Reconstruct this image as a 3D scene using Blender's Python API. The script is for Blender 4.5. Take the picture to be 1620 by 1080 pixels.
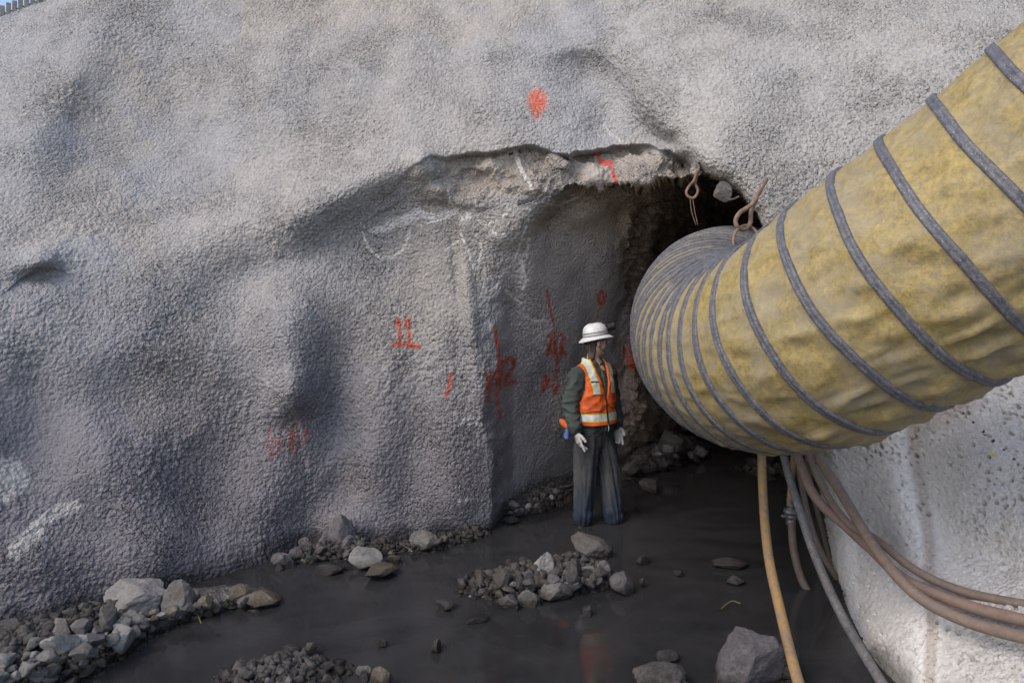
import bpy, bmesh, math, random
import numpy as np
from mathutils import Vector, Matrix
random.seed(7); rng = np.random.default_rng(7)
for o in list(bpy.data.objects): bpy.data.objects.remove(o)
scn = bpy.context.scene
COL = scn.collection
# ---------------------------------------------------------------- camera, sky, sun, exposure
F, CX, YH, CAMH = 1080.0, 810.0, 455.0, 2.1      # focal length and horizon in pixels of the 1620x1080 photograph
cam_d = bpy.data.cameras.new('camera'); cam = bpy.data.objects.new('camera', cam_d); COL.objects.link(cam)
cam.location = (0, 0, CAMH); cam.rotation_euler = (math.radians(90), 0, 0)
cam_d.sensor_width = 36; cam_d.lens = 24; cam_d.shift_y = -(540-YH)/1620.0
cam_d.clip_start = 0.05; cam_d.clip_end = 2000
scn.camera = cam
SUN_EL, SUN_AZ = 46.0, 229.0       # azimuth clockwise from +Y: high behind the camera, to its left
world = bpy.data.worlds.new('World'); scn.world = world; world.use_nodes = True
wn = world.node_tree; wn.nodes.clear()
sky = wn.nodes.new('ShaderNodeTexSky'); sky.sky_type = 'NISHITA'; sky.sun_disc = False
sky.sun_elevation = math.radians(SUN_EL); sky.sun_rotation = math.radians(SUN_AZ)
sky.air_density = 1.0; sky.dust_density = 2.8
bg = wn.nodes.new('ShaderNodeBackground'); bg.inputs['Strength'].default_value = 0.15
wo = wn.nodes.new('ShaderNodeOutputWorld')
wn.links.new(sky.outputs[0], bg.inputs[0]); wn.links.new(bg.outputs[0], wo.inputs[0])
sun_d = bpy.data.lights.new('sun', 'SUN'); sun_d.energy = 0.72; sun_d.angle = math.radians(30); sun_d.color = (1.0, 0.91, 0.79)
sun = bpy.data.objects.new('sun', sun_d); COL.objects.link(sun)
_az, _el = math.radians(SUN_AZ), math.radians(SUN_EL)
sdir = Vector((math.sin(_az)*math.cos(_el), math.cos(_az)*math.cos(_el), math.sin(_el)))
sun.rotation_euler = sdir.to_track_quat('Z', 'Y').to_euler()
sun.location = sdir*30
scn.view_settings.view_transform = 'Standard'; scn.view_settings.look = 'None'
scn.view_settings.gamma = 1.0; scn.view_settings.exposure = 0.72
scn.cycles.max_bounces = 8; scn.cycles.use_denoising = True

# ---------------------------------------------------------------- helpers
def at(px, py, d):
    return Vector(((px-CX)/F*d, d, CAMH-(py-YH)/F*d))
def atz(px, py, z=0.0):
    d = (CAMH-z)*F/(py-YH)
    return at(px, py, d)
def tag(o, label=None, cat=None, group=None, kind=None):
    if label: o['label'] = label
    if cat: o['category'] = cat
    if group: o['group'] = group
    if kind: o['kind'] = kind
    return o
def link(name, me, mat=None, parent=None, smooth=True):
    o = bpy.data.objects.new(name, me); COL.objects.link(o)
    if mat is not None and len(me.materials) == 0: me.materials.append(mat)
    if smooth and len(me.polygons): me.polygons.foreach_set('use_smooth', np.ones(len(me.polygons), dtype=bool))
    if parent is not None: o.parent = parent
    return o
def empty(name, loc=(0,0,0)):
    o = bpy.data.objects.new(name, None); o.empty_display_size = 0.1; COL.objects.link(o); o.location = loc
    return o
def mesh_np(name, V, Q):
    V = np.ascontiguousarray(V, dtype=np.float32); Q = np.ascontiguousarray(Q, dtype=np.int32)
    me = bpy.data.meshes.new(name); k = Q.shape[1]
    me.vertices.add(len(V)); me.vertices.foreach_set('co', V.ravel())
    me.loops.add(Q.size); me.loops.foreach_set('vertex_index', Q.ravel())
    me.polygons.add(len(Q)); me.polygons.foreach_set('loop_start', np.arange(0, Q.size, k, dtype=np.int32))
    me.update(calc_edges=True); me.validate()
    return me
def set_col(me, C, name='col'):
    a = me.color_attributes.new(name, 'FLOAT_COLOR', 'POINT')
    C4 = np.ones((len(me.vertices), 4), dtype=np.float32); C4[:, :3] = C
    a.data.foreach_set('color', C4.ravel())
# gradient noise, vectorised
_perm = rng.permutation(256).astype(np.int32); _perm = np.concatenate([_perm, _perm])
_g = rng.normal(size=(256, 3)).astype(np.float32); _g /= np.linalg.norm(_g, axis=1)[:, None]
def noise3(P, freq, off=0.0):
    P = P.astype(np.float32)*np.float32(freq)+np.float32(off)
    i = np.floor(P).astype(np.int32); f = P-i; i &= 255
    u = f*f*f*(f*(f*6-15)+10)
    out = 0
    for dx in (0, 1):
        wx = u[:, 0] if dx else 1-u[:, 0]
        a = _perm[(i[:, 0]+dx) & 255]
        for dy in (0, 1):
            wy = u[:, 1] if dy else 1-u[:, 1]
            b = _perm[a+((i[:, 1]+dy) & 255)]
            for dz in (0, 1):
                wz = u[:, 2] if dz else 1-u[:, 2]
                g = _g[_perm[b+((i[:, 2]+dz) & 255)]]
                out = out+wx*wy*wz*(g[:, 0]*(f[:, 0]-dx)+g[:, 1]*(f[:, 1]-dy)+g[:, 2]*(f[:, 2]-dz))
    return out*1.5
def fbm(P, freq, n=3, off=0.0, gain=0.5):
    s = 0; a = 1.0
    for k in range(n):
        s = s+a*noise3(P, freq*2.03**k, off+17.3*k); a *= gain
    return s
def sstep(a, b, x):
    t = np.clip((x-a)/(b-a), 0, 1); return t*t*(3-2*t)
def polydist(poly, X, Y):
    """distance to a polyline, sign (+ on its left in px/py with y down seen as right-hand side), running length 0..1"""
    best = np.full(X.shape, 1e9, dtype=np.float32); sg = np.ones(X.shape, dtype=np.float32); tt = np.zeros(X.shape, dtype=np.float32)
    L = [0]
    for (a, b) in zip(poly[:-1], poly[1:]): L.append(L[-1]+math.hypot(b[0]-a[0], b[1]-a[1]))
    for k, (a, b) in enumerate(zip(poly[:-1], poly[1:])):
        dx, dy = b[0]-a[0], b[1]-a[1]; l2 = dx*dx+dy*dy
        t = np.clip(((X-a[0])*dx+(Y-a[1])*dy)/l2, 0, 1)
        ex = X-(a[0]+t*dx); ey = Y-(a[1]+t*dy); d = np.sqrt(ex*ex+ey*ey)
        m = d < best
        best[m] = d[m]; sg[m] = np.sign(dx*(Y-a[1])-dy*(X-a[0]))[m]; tt[m] = ((L[k]+t*(L[k+1]-L[k]))/L[-1])[m]
    return best, sg, tt
def inpoly(poly, X, Y):
    ins = np.zeros(X.shape, dtype=bool); n = len(poly)
    for k in range(n):
        (x1, y1), (x2, y2) = poly[k], poly[(k+1) % n]
        if y1 == y2: continue
        c = ((y1 > Y) != (y2 > Y)) & (X < (x2-x1)*(Y-y1)/(y2-y1)+x1)
        ins ^= c
    return ins
def rbf(pts, X, Y, lam=2e-3):
    p = np.array(pts, dtype=np.float64); xy = p[:, :2]/500.0; n = len(p)
    def U(r2): return 0.5*r2*np.log(r2+1e-9)
    A = U(((xy[:, None]-xy[None])**2).sum(-1))+lam*np.eye(n)
    M = np.zeros((n+3, n+3)); M[:n, :n] = A; M[:n, n] = 1; M[n, :n] = 1; M[:n, n+1:] = xy; M[n+1:, :n] = xy.T
    w = np.linalg.solve(M, np.concatenate([p[:, 2], [0, 0, 0]])).astype(np.float32)
    x = X.astype(np.float32)/500; y = Y.astype(np.float32)/500
    out = w[n]+w[n+1]*x+w[n+2]*y
    for k in range(n):
        out += w[k]*U((x-np.float32(xy[k, 0]))**2+(y-np.float32(xy[k, 1]))**2)
    return out
def catmull(P, n):
    P = np.array(P, dtype=float); out = []
    Q = np.vstack([2*P[0]-P[1], P, 2*P[-1]-P[-2]])
    for k in range(1, len(Q)-2):
        p0, p1, p2, p3 = Q[k-1:k+3]
        for t in np.linspace(0, 1, n, endpoint=False):
            out.append(0.5*((2*p1)+(-p0+p2)*t+(2*p0-5*p1+4*p2-p3)*t*t+(-p0+3*p1-3*p2+p3)*t**3))
    out.append(P[-1]); return np.array(out)
def resample(C, n=None, step=None):
    s = np.concatenate([[0], np.cumsum(np.linalg.norm(np.diff(C, axis=0), axis=1))])
    if n is None: n = max(2, int(s[-1]/step)+1)
    t = np.linspace(0, s[-1], n)
    return np.stack([np.interp(t, s, C[:, k]) for k in range(3)], 1)
def tube(name, pts, r, mat, parent=None, seg=12, n=8, closed=False, rfun=None, step=None):
    C = catmull(pts, n) if len(pts) > 2 else np.array(pts, dtype=float)
    C = resample(C, step=step) if step else C
    T = np.gradient(C, axis=0); T /= np.linalg.norm(T, axis=1)[:, None]
    up = np.array([0.13, 0.21, 0.97]); 
    N = up-T[0]*(up@T[0]); N /= np.linalg.norm(N); rings = []
    for k in range(len(C)):
        N = N-T[k]*(N@T[k]); N /= np.linalg.norm(N); B = np.cross(T[k], N)
        rr = r if rfun is None else rfun(k/(len(C)-1))
        a = np.arange(seg)*2*np.pi/seg
        rings.append(C[k]+rr*(np.cos(a)[:, None]*N+np.sin(a)[:, None]*B))
    V = np.vstack(rings); m = len(C); Q = []
    for k in range(m-1 if not closed else m):
        for j in range(seg):
            k2 = (k+1) % m
            Q.append((k*seg+j, k*seg+(j+1) % seg, k2*seg+(j+1) % seg, k2*seg+j))
    if not closed:
        V = np.vstack([V, C[:1], C[-1:]]); c0, c1 = m*seg, m*seg+1
        me = bpy.data.meshes.new(name)
        faces = Q+[(c0, (j+1) % seg, j) for j in range(seg)]+[(c1, (m-1)*seg+j, (m-1)*seg+(j+1) % seg) for j in range(seg)]
        me.from_pydata(V.tolist(), [], faces); me.update()
    else:
        me = mesh_np(name, V, np.array(Q))
    return link(name, me, mat, parent)

# ---------------------------------------------------------------- materials
def new_mat(name):
    m = bpy.data.materials.new(name); m.use_nodes = True; nt = m.node_tree; nt.nodes.clear()
    out = nt.nodes.new('ShaderNodeOutputMaterial'); b = nt.nodes.new('ShaderNodeBsdfPrincipled')
    nt.links.new(b.outputs[0], out.inputs[0]); return m, nt, b
def nd(nt, typ, **kw):
    n = nt.nodes.new(typ)
    for k, v in kw.items():
        if k in n.inputs: n.inputs[k].default_value = v
        else: setattr(n, k, v)
    return n
def ramp(nt, fac, stops):
    r = nt.nodes.new('ShaderNodeValToRGB'); e = r.color_ramp.elements
    while len(e) < len(stops): e.new(0.5)
    for k, (p, c) in enumerate(stops):
        e[k].position = p; e[k].color = (c, c, c, 1) if not isinstance(c, tuple) else (*c, 1)
    nt.links.new(fac, r.inputs[0]); return r.outputs[0]
def mixc(nt, fac, a, b, mode='MIX'):
    m = nt.nodes.new('ShaderNodeMix'); m.data_type = 'RGBA'; m.blend_type = mode
    for s, v in ((0, fac), (6, a), (7, b)):
        if hasattr(v, 'links') or isinstance(v, bpy.types.NodeSocket): nt.links.new(v, m.inputs[s])
        else: m.inputs[s].default_value = v if s == 0 else (*v, 1)
    return m.outputs[2]
def nz(nt, co, scale, detail=4, rough=0.6, dist=0.0):
    n = nd(nt, 'ShaderNodeTexNoise', Scale=scale, Detail=detail, Roughness=rough, Distortion=dist)
    nt.links.new(co, n.inputs['Vector']); return n.outputs['Fac']
def bump(nt, h, strength, dist, prev=None):
    b = nd(nt, 'ShaderNodeBump', Strength=strength, Distance=dist); nt.links.new(h, b.inputs['Height'])
    if prev is not None: nt.links.new(prev, b.inputs['Normal'])
    return b.outputs[0]
def wcoord(nt):
    g = nt.nodes.new('ShaderNodeNewGeometry'); return g.outputs['Position']
def ocoord(nt):
    g = nt.nodes.new('ShaderNodeTexCoord'); return g.outputs['Object']
def simple(name, c1, c2, scale=20, rough=0.7, bs=0.3, bd=0.004, metal=0.0, det=6):
    m, nt, b = new_mat(name); co = ocoord(nt)
    f = nz(nt, co, scale, det); c = mixc(nt, ramp(nt, f, [(0.35, 0.0), (0.65, 1.0)]), c1, c2)
    nt.links.new(c, b.inputs['Base Color']); b.inputs['Roughness'].default_value = rough; b.inputs['Metallic'].default_value = metal
    nt.links.new(bump(nt, nz(nt, co, scale*3, 4), bs, bd), b.inputs['Normal']); return m
def vcol_mat(name, rough=0.9, scale=60, var=0.25, bs=0.6, bd=0.006, attr='col', spec=0.3):
    m, nt, b = new_mat(name); co = wcoord(nt)
    a = nd(nt, 'ShaderNodeVertexColor', layer_name=attr)
    f = ramp(nt, nz(nt, co, scale*0.5, 6, 0.7), [(0.3, 1-var), (0.7, 1+var*0.6)])
    c = mixc(nt, 1.0, a.outputs[0], f, 'MULTIPLY')
    nt.links.new(c, b.inputs['Base Color']); b.inputs['Roughness'].default_value = rough
    b.inputs['Specular IOR Level'].default_value = spec
    n1 = bump(nt, nz(nt, co, scale, 5, 0.65), bs, bd)
    nt.links.new(n1, b.inputs['Normal']); return m
# ---------------------------------------------------------------- sprayed rock face: one surface cut into three things
def worley(P, freq, seed):
    Q = P.astype(np.float32)*np.float32(freq); b = np.floor(Q-.5).astype(np.int32); best = np.full(len(Q), 9., dtype=np.float32)
    for dx in (0, 1):
        for dy in (0, 1):
            for dz in (0, 1):
                c0, c1, c2 = b[:, 0]+dx, b[:, 1]+dy, b[:, 2]+dz
                h = _perm[_perm[_perm[(c0+seed) & 255]+(c1 & 255)]+(c2 & 255)]; j = _g[h]*.42
                d = (Q[:, 0]-c0-.5-j[:, 0])**2+(Q[:, 1]-c1-.5-j[:, 1])**2+(Q[:, 2]-c2-.5-j[:, 2])**2
                best = np.minimum(best, d)
    return np.sqrt(best)
def build_rock():
    xs = np.concatenate([np.arange(-330, -12, 6), np.arange(-12, 1632, 1.6), np.arange(1632, 2050, 6)])
    ys = np.concatenate([np.arange(-300, -12, 6), np.arange(-12, 1092, 1.6), np.arange(1092, 1260, 6)])
    nx, ny = len(xs), len(ys)
    PX, PY = np.meshgrid(xs, ys); PX = PX.ravel().astype(np.float32); PY = PY.ravel().astype(np.float32)
    crest = np.interp(PX, [-330, 0, 75, 200, 400, 800, 2050], [150, 26, -2, -45, -110, -200, -230]).astype(np.float32)
    above = np.maximum(crest-PY, 0); PYe = np.maximum(PY, crest)
    front = rbf([(-330,1100,3.5),(-330,700,3.9),(-330,300,5.0),(-330,0,6.0),(0,985,4.28),(0,1200,4.2),(100,965,4.45),(300,920,4.88),(430,885,5.27),
        (500,855,5.62),(600,862,5.62),(770,838,5.92),(770,1200,5.9),(500,1200,5.6),(250,1200,4.8),
        (0,800,4.42),(0,600,4.68),(0,430,5.0),(0,300,5.45),(0,150,6.2),(0,30,7.0),(150,800,4.75),(150,600,5.0),(150,400,5.4),(150,200,6.1),(150,50,6.8),
        (300,750,5.15),(300,600,5.35),(300,400,5.65),(300,250,6.15),(300,100,6.7),(300,-50,7.3),
        (450,750,5.5),(450,600,5.55),(450,450,5.8),(450,250,6.1),(450,100,6.7),(480,-80,7.4),
        (600,700,5.75),(600,500,5.95),(600,380,6.05),(600,250,5.95),(600,100,6.5),(700,0,7.0),(700,-150,7.6),
        (740,700,5.85),(740,500,5.95),(720,380,6.05),(760,230,5.95),(850,225,5.9),(850,120,6.3),(850,0,6.9),(1000,225,5.75),(1000,0,6.6),(1000,-150,7.3),(1000,100,6.05),
        (1090,255,5.35),(1100,180,5.5),(1200,50,5.95),(1215,370,5.0),(1300,200,5.25),(1300,400,4.9),(1450,100,5.3),(1620,200,4.7),(1620,0,5.5),(1620,-230,6.8),(1300,-200,7.0),
        (1500,500,4.55),(1620,560,4.25),(1330,760,4.72),(1450,750,4.4),(1620,700,4.0),(1310,860,4.78),(1330,920,4.6),(1370,1050,3.9),(1430,1080,3.62),
        (1450,950,3.85),(1500,900,3.9),(1620,1000,3.35),(1550,850,3.85),(1900,600,3.8),(1900,200,4.3),(1900,1000,2.8),(1900,1240,2.6),(1450,1240,3.1),(2050,-200,6.4)], PX, PYe)
    inner = rbf([(700,800,6.25),(700,500,6.1),(700,330,6.05),(790,800,6.4),(785,600,6.3),(775,420,6.15),(850,775,6.95),(900,745,7.35),(985,700,7.9),(1040,670,8.6),
        (850,600,6.75),(850,450,6.45),(930,600,7.25),(930,450,6.9),(1000,600,7.8),(1000,450,7.4),(1040,550,8.5),(1040,430,8.0),
        (800,350,6.05),(850,335,6.15),(950,315,6.35),(1040,312,6.7),(1085,315,7.4),(1010,370,7.1),(1100,380,9.0),(1170,340,9.2),(1150,450,11.0),(1250,600,13.5),(1150,700,12.0),
        (1300,400,11),(1350,800,14),(1100,800,11.0),(850,1000,7.0),(985,1000,8.0),(790,1000,6.4),(1250,1100,13.5),(1450,1100,14),(1450,300,11)], PX, PYe)
    gauss = [ # cx, cy, sx, sy, degrees, metres towards the camera
        (462,515,46,75,12,.20),(462,622,26,30,-10,.15),(470,665,30,14,-15,-.05),(530,645,22,50,10,-.055),(545,560,34,50,0,-.03),(400,630,34,70,20,-.05),
        (270,190,85,95,20,-.26),(90,130,50,120,30,.12),(150,170,40,90,20,-.07),(62,412,24,15,-10,.12),(60,436,30,10,-10,-.06),(500,325,75,26,-25,.14),(360,340,60,40,-20,.11),(620,270,60,26,-15,.10),
        (415,130,50,70,0,.10),(565,130,34,60,20,.10),(606,100,20,36,20,-.06),(660,130,50,60,0,.07),(790,100,40,80,0,.10),(700,60,25,60,0,-.06),
        (932,122,28,36,25,-.20),(965,175,24,40,25,-.20),(1010,215,26,26,25,-.10),(905,75,50,18,0,.08),(905,95,22,16,0,-.06),(620,560,60,120,0,.06),(700,540,26,130,-4,.06),(738,470,12,70,-6,.07),(724,440,6,45,-6,-.05),(752,560,9,60,-6,.03),(720,760,40,70,0,.06),(660,640,26,120,5,-.04),
        (735,800,34,30,0,.05),(543,832,24,24,0,.14),(250,860,60,60,0,.10),(330,790,44,70,25,-.06),(180,720,70,70,30,.09),(420,770,40,50,20,.05),(60,700,50,60,0,-.06),(90,880,70,40,-15,.05),
        (240,520,70,50,-20,.07),(330,480,60,30,-30,-.05),(200,620,50,50,0,-.05),(590,720,30,60,0,.05),(545,780,22,60,0,-.05),
        (1010,150,40,50,30,.05),(1150,130,80,60,0,.06),(1300,120,70,80,0,-.05),(1480,60,80,60,0,.05),(1140,230,30,40,0,.05),
        (1430,820,30,110,-12,.05),(1470,780,18,120,-12,-.035),(1530,700,50,60,0,.05),(1560,880,70,26,20,-.06),(1400,1000,30,60,-35,.06)]
    for cx, cy, sx, sy, dg, am in gauss:
        a = math.radians(dg); dx = PX-cx; dy = PYe-cy
        u = dx*math.cos(a)+dy*math.sin(a); v = -dx*math.sin(a)+dy*math.cos(a)
        front -= np.float32(am*1.3)*np.exp(-0.5*((u/sx)**2+(v/sy)**2))
    for cx, cy, sx, sy, dg, am in [(835,420,16,60,0,.10),(800,360,30,25,0,.12),(870,350,26,20,-20,-.10),(930,340,30,14,-15,.12),(990,330,26,12,-10,-.12),(880,500,26,60,0,.05),
            (960,420,22,30,0,.14),(1000,440,10,40,0,-.12),(940,560,20,60,0,-.08),(900,660,26,50,10,.10),(860,720,30,40,0,.05),(1010,620,10,60,-10,.2),(985,560,12,60,0,-.15)]:
        a = math.radians(dg); dx = PX-cx; dy = PYe-cy
        u = dx*math.cos(a)+dy*math.sin(a); v = -dx*math.sin(a)+dy*math.cos(a)
        inner -= np.float32(am)*np.exp(-0.5*((u/sx)**2+(v/sy)**2))
    # rough positions for the noise that frays the creases
    R0 = np.stack([(PX-CX)/F*6, np.full_like(PX, 6), -(PYe-YH)/F*6], 1)
    fray = fbm(R0, 2.2, 4, 3.0)*16+noise3(R0, 14, 9.)*3
    def crease(poly, am, w, fall, side=1):
        nonlocal front
        d, s, t = polydist(poly, PX, PYe+fray*0.6)
        sd = d*s*side
        A = np.interp(t, [k/(len(am)-1) for k in range(len(am))], am).astype(np.float32)
        endfade = np.ones_like(d)
        front += A*sstep(-w, w, sd)*np.exp(-np.maximum(sd, 0)/fall)
    # upper lip of the broken band over the mouth (below it the rock steps back)
    crease([(500,372),(560,350),(610,318),(640,280),(680,250),(760,243),(830,237),(900,250),(960,240),(1010,236),(1060,240),(1088,262)], [0,.0,.0,.04,.09,.15,.20,.24,.22,.18,.16], 6, 50)
    crease([(640,330),(700,315),(760,330),(800,318)], [0,.05,.05,0], 6, 40)
    crease([(250,395),(330,415),(430,420),(500,385),(570,350)], [0,.04,.07,.09,.02], 30, 90)
    crease([(40,440),(60,428),(85,430)], [0.04,.07,.03], 2, 24)
    # crease between the head wall and the right-hand mass
    d, s, t = polydist([(925,-30),(940,80),(985,150),(1030,212),(1060,236),(1100,272)], PX, PYe)
    sd = d*s; A = np.interp(t, [0,.3,.42,.6,.8,1], [0,.02,.08,.14,.20,.22]).astype(np.float32)
    front += A*sstep(-30, 9, sd+fray*0.5)*np.exp(-np.maximum(sd, 0)/80)
    # small broken pockets along the band
    for cx, cy, sx, sy, am in [(890,262,12,9,.16),(1010,268,22,14,.16),(1042,250,10,14,.14),(1062,222,14,10,-.12),(975,262,16,10,-.12),(740,285,40,12,-.08),(668,262,14,22,.10),(850,285,28,12,.10),(1080,262,10,10,-.18),(700,300,16,8,.1)]:
        front -= np.float32(am)*np.exp(-0.5*(((PX-cx)/sx)**2+((PYe-cy)/sy)**2))
    mouth = [(777,1300),(777,860),(776,790),(771,700),(765,620),(757,560),(750,500),(743,440),(738,400),(742,372),(765,345),(800,325),(850,312),(900,300),(960,291),(1050,287),
        (1085,282),(1104,274),(1122,276),(1150,292),(1172,308),(1196,335),(1208,365),(1235,450),(1262,560),(1285,690),(1298,780),(1308,860),(1322,915),(1340,975),(1362,1040),(1385,1090),(1450,1300)]
    PXf = PX+np.where((PYe > 420) & (PX < 900), fray*0.7, fray*0.2); PYf = PYe+fray*0.55*sstep(500, 380, PYe)
    d, s, t = polydist(mouth, PXf, PYf)
    sd = np.where(inpoly(mouth, PXf, PYf), d, -d)
    # soft shoulder on the left column, sharp edge at the lip and at the right-hand corner
    wl = np.interp(PYe, [300, 340, 420, 520, 620, 860], [30, 100, 95, 70, 48, 40])
    wl = np.where(PX < 800, wl, 3+(wl-3)*sstep(930, 800, PX)).astype(np.float32)
    wl = np.where(PX > 1200, 2.0, wl)
    M = sstep(0, 1, (sd+2)/(wl))
    # rounding of the right corner and of the lip
    rr = np.where(PX > 1105, 34.0, 12.0); ramt = np.where(PX > 1105, .22, .08)
    outd = np.clip(-sd, 0, rr)/rr
    rnd = ramt*(1-np.sqrt(np.clip(1-(1-outd)**2, 0, 1)))
    front += np.where((PX > 820), rnd, 0)*(sd < 0)
    D = front*(1-M)+inner*M
    # big soft undulation
    D += fbm(R0*[1, 1, 1.0], 0.8, 2, 31.)*0.055*sstep(1300, 1000, PX)+fbm(R0, 2.2, 2, 5.)*0.012
    X = (PX-CX)/F*D; Y = D+0; Z = CAMH-(PYe-YH)/F*D
    Y = Y+above*0.05; Z = Z+above*0.002
    P = np.stack([X, Y, Z], 1).astype(np.float32)
    G = P.reshape(ny, nx, 3)
    du = np.gradient(G, axis=1); dv = np.gradient(G, axis=0)
    N = np.cross(dv, du).reshape(-1, 3); N /= np.linalg.norm(N, axis=1)[:, None]+1e-9
    tocam = np.array([0, 0, CAMH], dtype=np.float32)-P
    flip = (N*tocam).sum(1) < 0; N[flip] *= -1
    edge = np.maximum(np.linalg.norm(du, axis=2), np.linalg.norm(dv, axis=2)).ravel()
    # masks
    band_d, band_s, bt = polydist([(640,285),(680,252),(830,240),(900,252),(1010,240),(1088,264)], PX, PYe+fray*0.6)
    band = ((band_s > 0) & (sd < 0) & (PX > 600) & (PX < 1110) & (PYe < 345)).astype(np.float32)*sstep(75, 50, band_d)*sstep(620, 780, PX+fray)
    raw = np.clip(M*sstep(960, 1010, PX+fray)+M*sstep(330, 300, PYe)*0.5, 0, 1)      # bare rock inside
    lowf = fbm(P, 1.1, 3, 77.)
    rough = np.clip(0.75+lowf*.65, 0.35, 1.25)
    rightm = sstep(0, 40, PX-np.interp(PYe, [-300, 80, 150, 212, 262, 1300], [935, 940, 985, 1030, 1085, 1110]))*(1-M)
    def lod(wl): return np.clip(wl/2.2/np.maximum(edge, 1e-4)-0.3, 0, 1)
    wp = P+np.stack([noise3(P, 9., 1.3), noise3(P, 9., 4.7), noise3(P, 9., 8.1)], 1)*.012
    n1 = noise3(P, 1/.12, 1.); n2 = worley(wp, 1/.048, 5); n3 = worley(wp, 1/.029, 9); n4 = noise3(P, 1/.018, 12.)
    wr = noise3(P*np.array([1, 1, 0.55], dtype=np.float32), 1/.20, 44.)
    calm = 1-np.clip(raw+band*0.6, 0, 1)*0.5
    disp = rough*calm*(n1*.006*lod(.11)-(n2-.4)*.015*np.clip(.6+fbm(P,2.5,2,9.)*1.5,0.1,1.3)*lod(.05)-(n3-.4)*.018*lod(.029)+n4*.005*lod(.02))+wr*.010
    disp *= (1-0.6*rightm*sstep(450, 700, PYe))
    rk = fbm(P, 4., 4, 55., .6)
    ridg = 1-np.abs(noise3(P*np.array([1, 1, 2.0], dtype=np.float32), 3.0, 61.))*2
    bl = worley(wp, 1/.16, 21)
    disp += raw*(rk*.07+ridg*.05)+band*(rk*.06+ridg*.03-(bl-.4)*.06)
    pits = np.clip(noise3(P, 1/.024, 90.)-.36+fbm(P, 3.5, 2, 96.)*.25, 0, 1)*rightm*sstep(350, 700, PYe)       # sharp little pits low on the right
    disp -= pits*.07
    P = P+N*disp[:, None].astype(np.float32)
    # ---- colours (dry cement grey, warmer rock where the skin broke away, paint and lime marks)
    base = np.array([.375, .357, .342]); coolw = np.array([.345, .345, .352]); warm = np.array([.40, .365, .325])
    k1 = np.clip(0.5+fbm(P, .7, 3, 13.)*1.2, 0, 1)[:, None]
    C = base*(1-k1)+np.where(k1 > 0, coolw, base)*k1
    k2 = sstep(.05, .5, fbm(P, .9, 3, 23.))[:, None]*.6; C = C*(1-k2)+warm*k2
    lowz = sstep(2.7, .3, P[:, 2]+lowf*.3)[:, None]*(1-rightm)[:, None]; C = C*(1-lowz*.8)+np.array([.18, .165, .182])*lowz*.8      # purple-grey low on the wall, the shade down there put into the colour
    C = C*(1-rightm[:, None]*.8)+(np.array([.37, .36, .345])+np.array([.23, .225, .225])*sstep(380, 640, PYe)[:, None])*rightm[:, None]*.8*(0.93+0.14*k1)  # right wall paler lower down: the light it lacks is put into the colour
    C = C*(1-band[:, None]*.6)+np.array([.37, .315, .26])*band[:, None]*.6
    im = M[:, None]; C = C*(1-im*.8)+np.array([.49, .45, .43])*im*.8  # tunnel wall set paler, offsetting the shade under the lip by colour
    C = C*(1-raw[:, None]*.85)+np.array([.36, .26, .19])*raw[:, None]*.85
    vt = (M*sstep(420, 320, PYe+fray)*.7)[:, None]; C = C*(1-vt)+np.array([.40, .33, .27])*vt
    pk = noise3(P, 1/.045, 33.); C *= (1+.10*pk+.10*noise3(P, 1/.012, 35.))[:, None]
    C *= (1+np.clip(disp/.02, -1, 1)*.05)[:, None]
    # wet foot of the walls
    wet = sstep(.16, .02, P[:, 2]+fbm(P, 3., 3, 71.)*.10)[:, None]; C = C*(1-.62*wet)
    fn = noise3(P, 1/.03, 101.)*.5+noise3(P, 1/.09, 105.)*.5; fn2 = noise3(P, 1/.014, 111.)
    def mark(poly, w, col, al=1.0, breakup=.6, soft=.4, region=None):
        x0 = min(p[0] for p in poly)-3*w; x1 = max(p[0] for p in poly)+3*w; y0 = min(p[1] for p in poly)-3*w; y1 = max(p[1] for p in poly)+3*w
        m = (PX > x0) & (PX < x1) & (PY > y0) & (PY < y1)
        idx = np.nonzero(m)[0]
        if region is not None: idx = idx[region[idx]]
        d, s, t = polydist(poly, PX[idx], PY[idx])
        a = sstep(w*(1+soft), w*(1-soft), d+fn[idx]*w*.3)*np.clip(1.1-breakup*.4+(fn[idx]+fn2[idx])*breakup*1.3, 0, 1)*al
        a = a[:, None]; C[idx] = C[idx]*(1-a)+np.array(col)*a
    OR = (.62, .09, .03); RD = (.50, .07, .035); PK = (.36, .10, .09); WH = (.78, .76, .73)
    for p, w in [([(626,512),(631,504),(633,545)],2.3),([(641,513),(646,504),(648,546)],2.3),([(622,545),(645,546),(663,548)],2.8),([(714,592),(711,608),(706,626)],2.6),
                 ([(865,460),(868,478),(873,500),(879,520)],1.8),([(878,525),(880,560),(882,588)],3.0),
                 ([(868,532),(871,530),(872,540),(866,562)],2.3),([(867,545),(874,558)],2.2),([(888,528),(893,534),(888,545),(888,562)],2.3),([(888,546),(895,562)],2.3),
                 ([(864,596),(860,606),(860,618),(866,612),(868,600),(864,596)],2.4),([(880,596),(876,612),(877,622),(884,610)],2.6),
                 ([(952,461),(947,468),(948,478),(952,481),(956,476),(957,466),(952,461)],2.2),([(950,483),(946,502)],1.5),
                 ([(783,516),(785,536),(789,560),(788,590),(785,620),(788,642),(792,660)],2.4),([(800,572),(806,566),(813,570),(813,580),(806,590),(800,602),(800,608),(816,604)],3.0),
                 ([(773,588),(772,610),(772,632)],3.0),([(782,594),(773,612)],2.0),([(795,570),(792,600),(791,615)],2.2),
                 ([(995,530),(997,545),(1001,570),(1001,584)],3.0),([(986,550),(993,566),(1000,580)],2.6)]:
        mark(p, w*1.15, OR, .95, .6)
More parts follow.
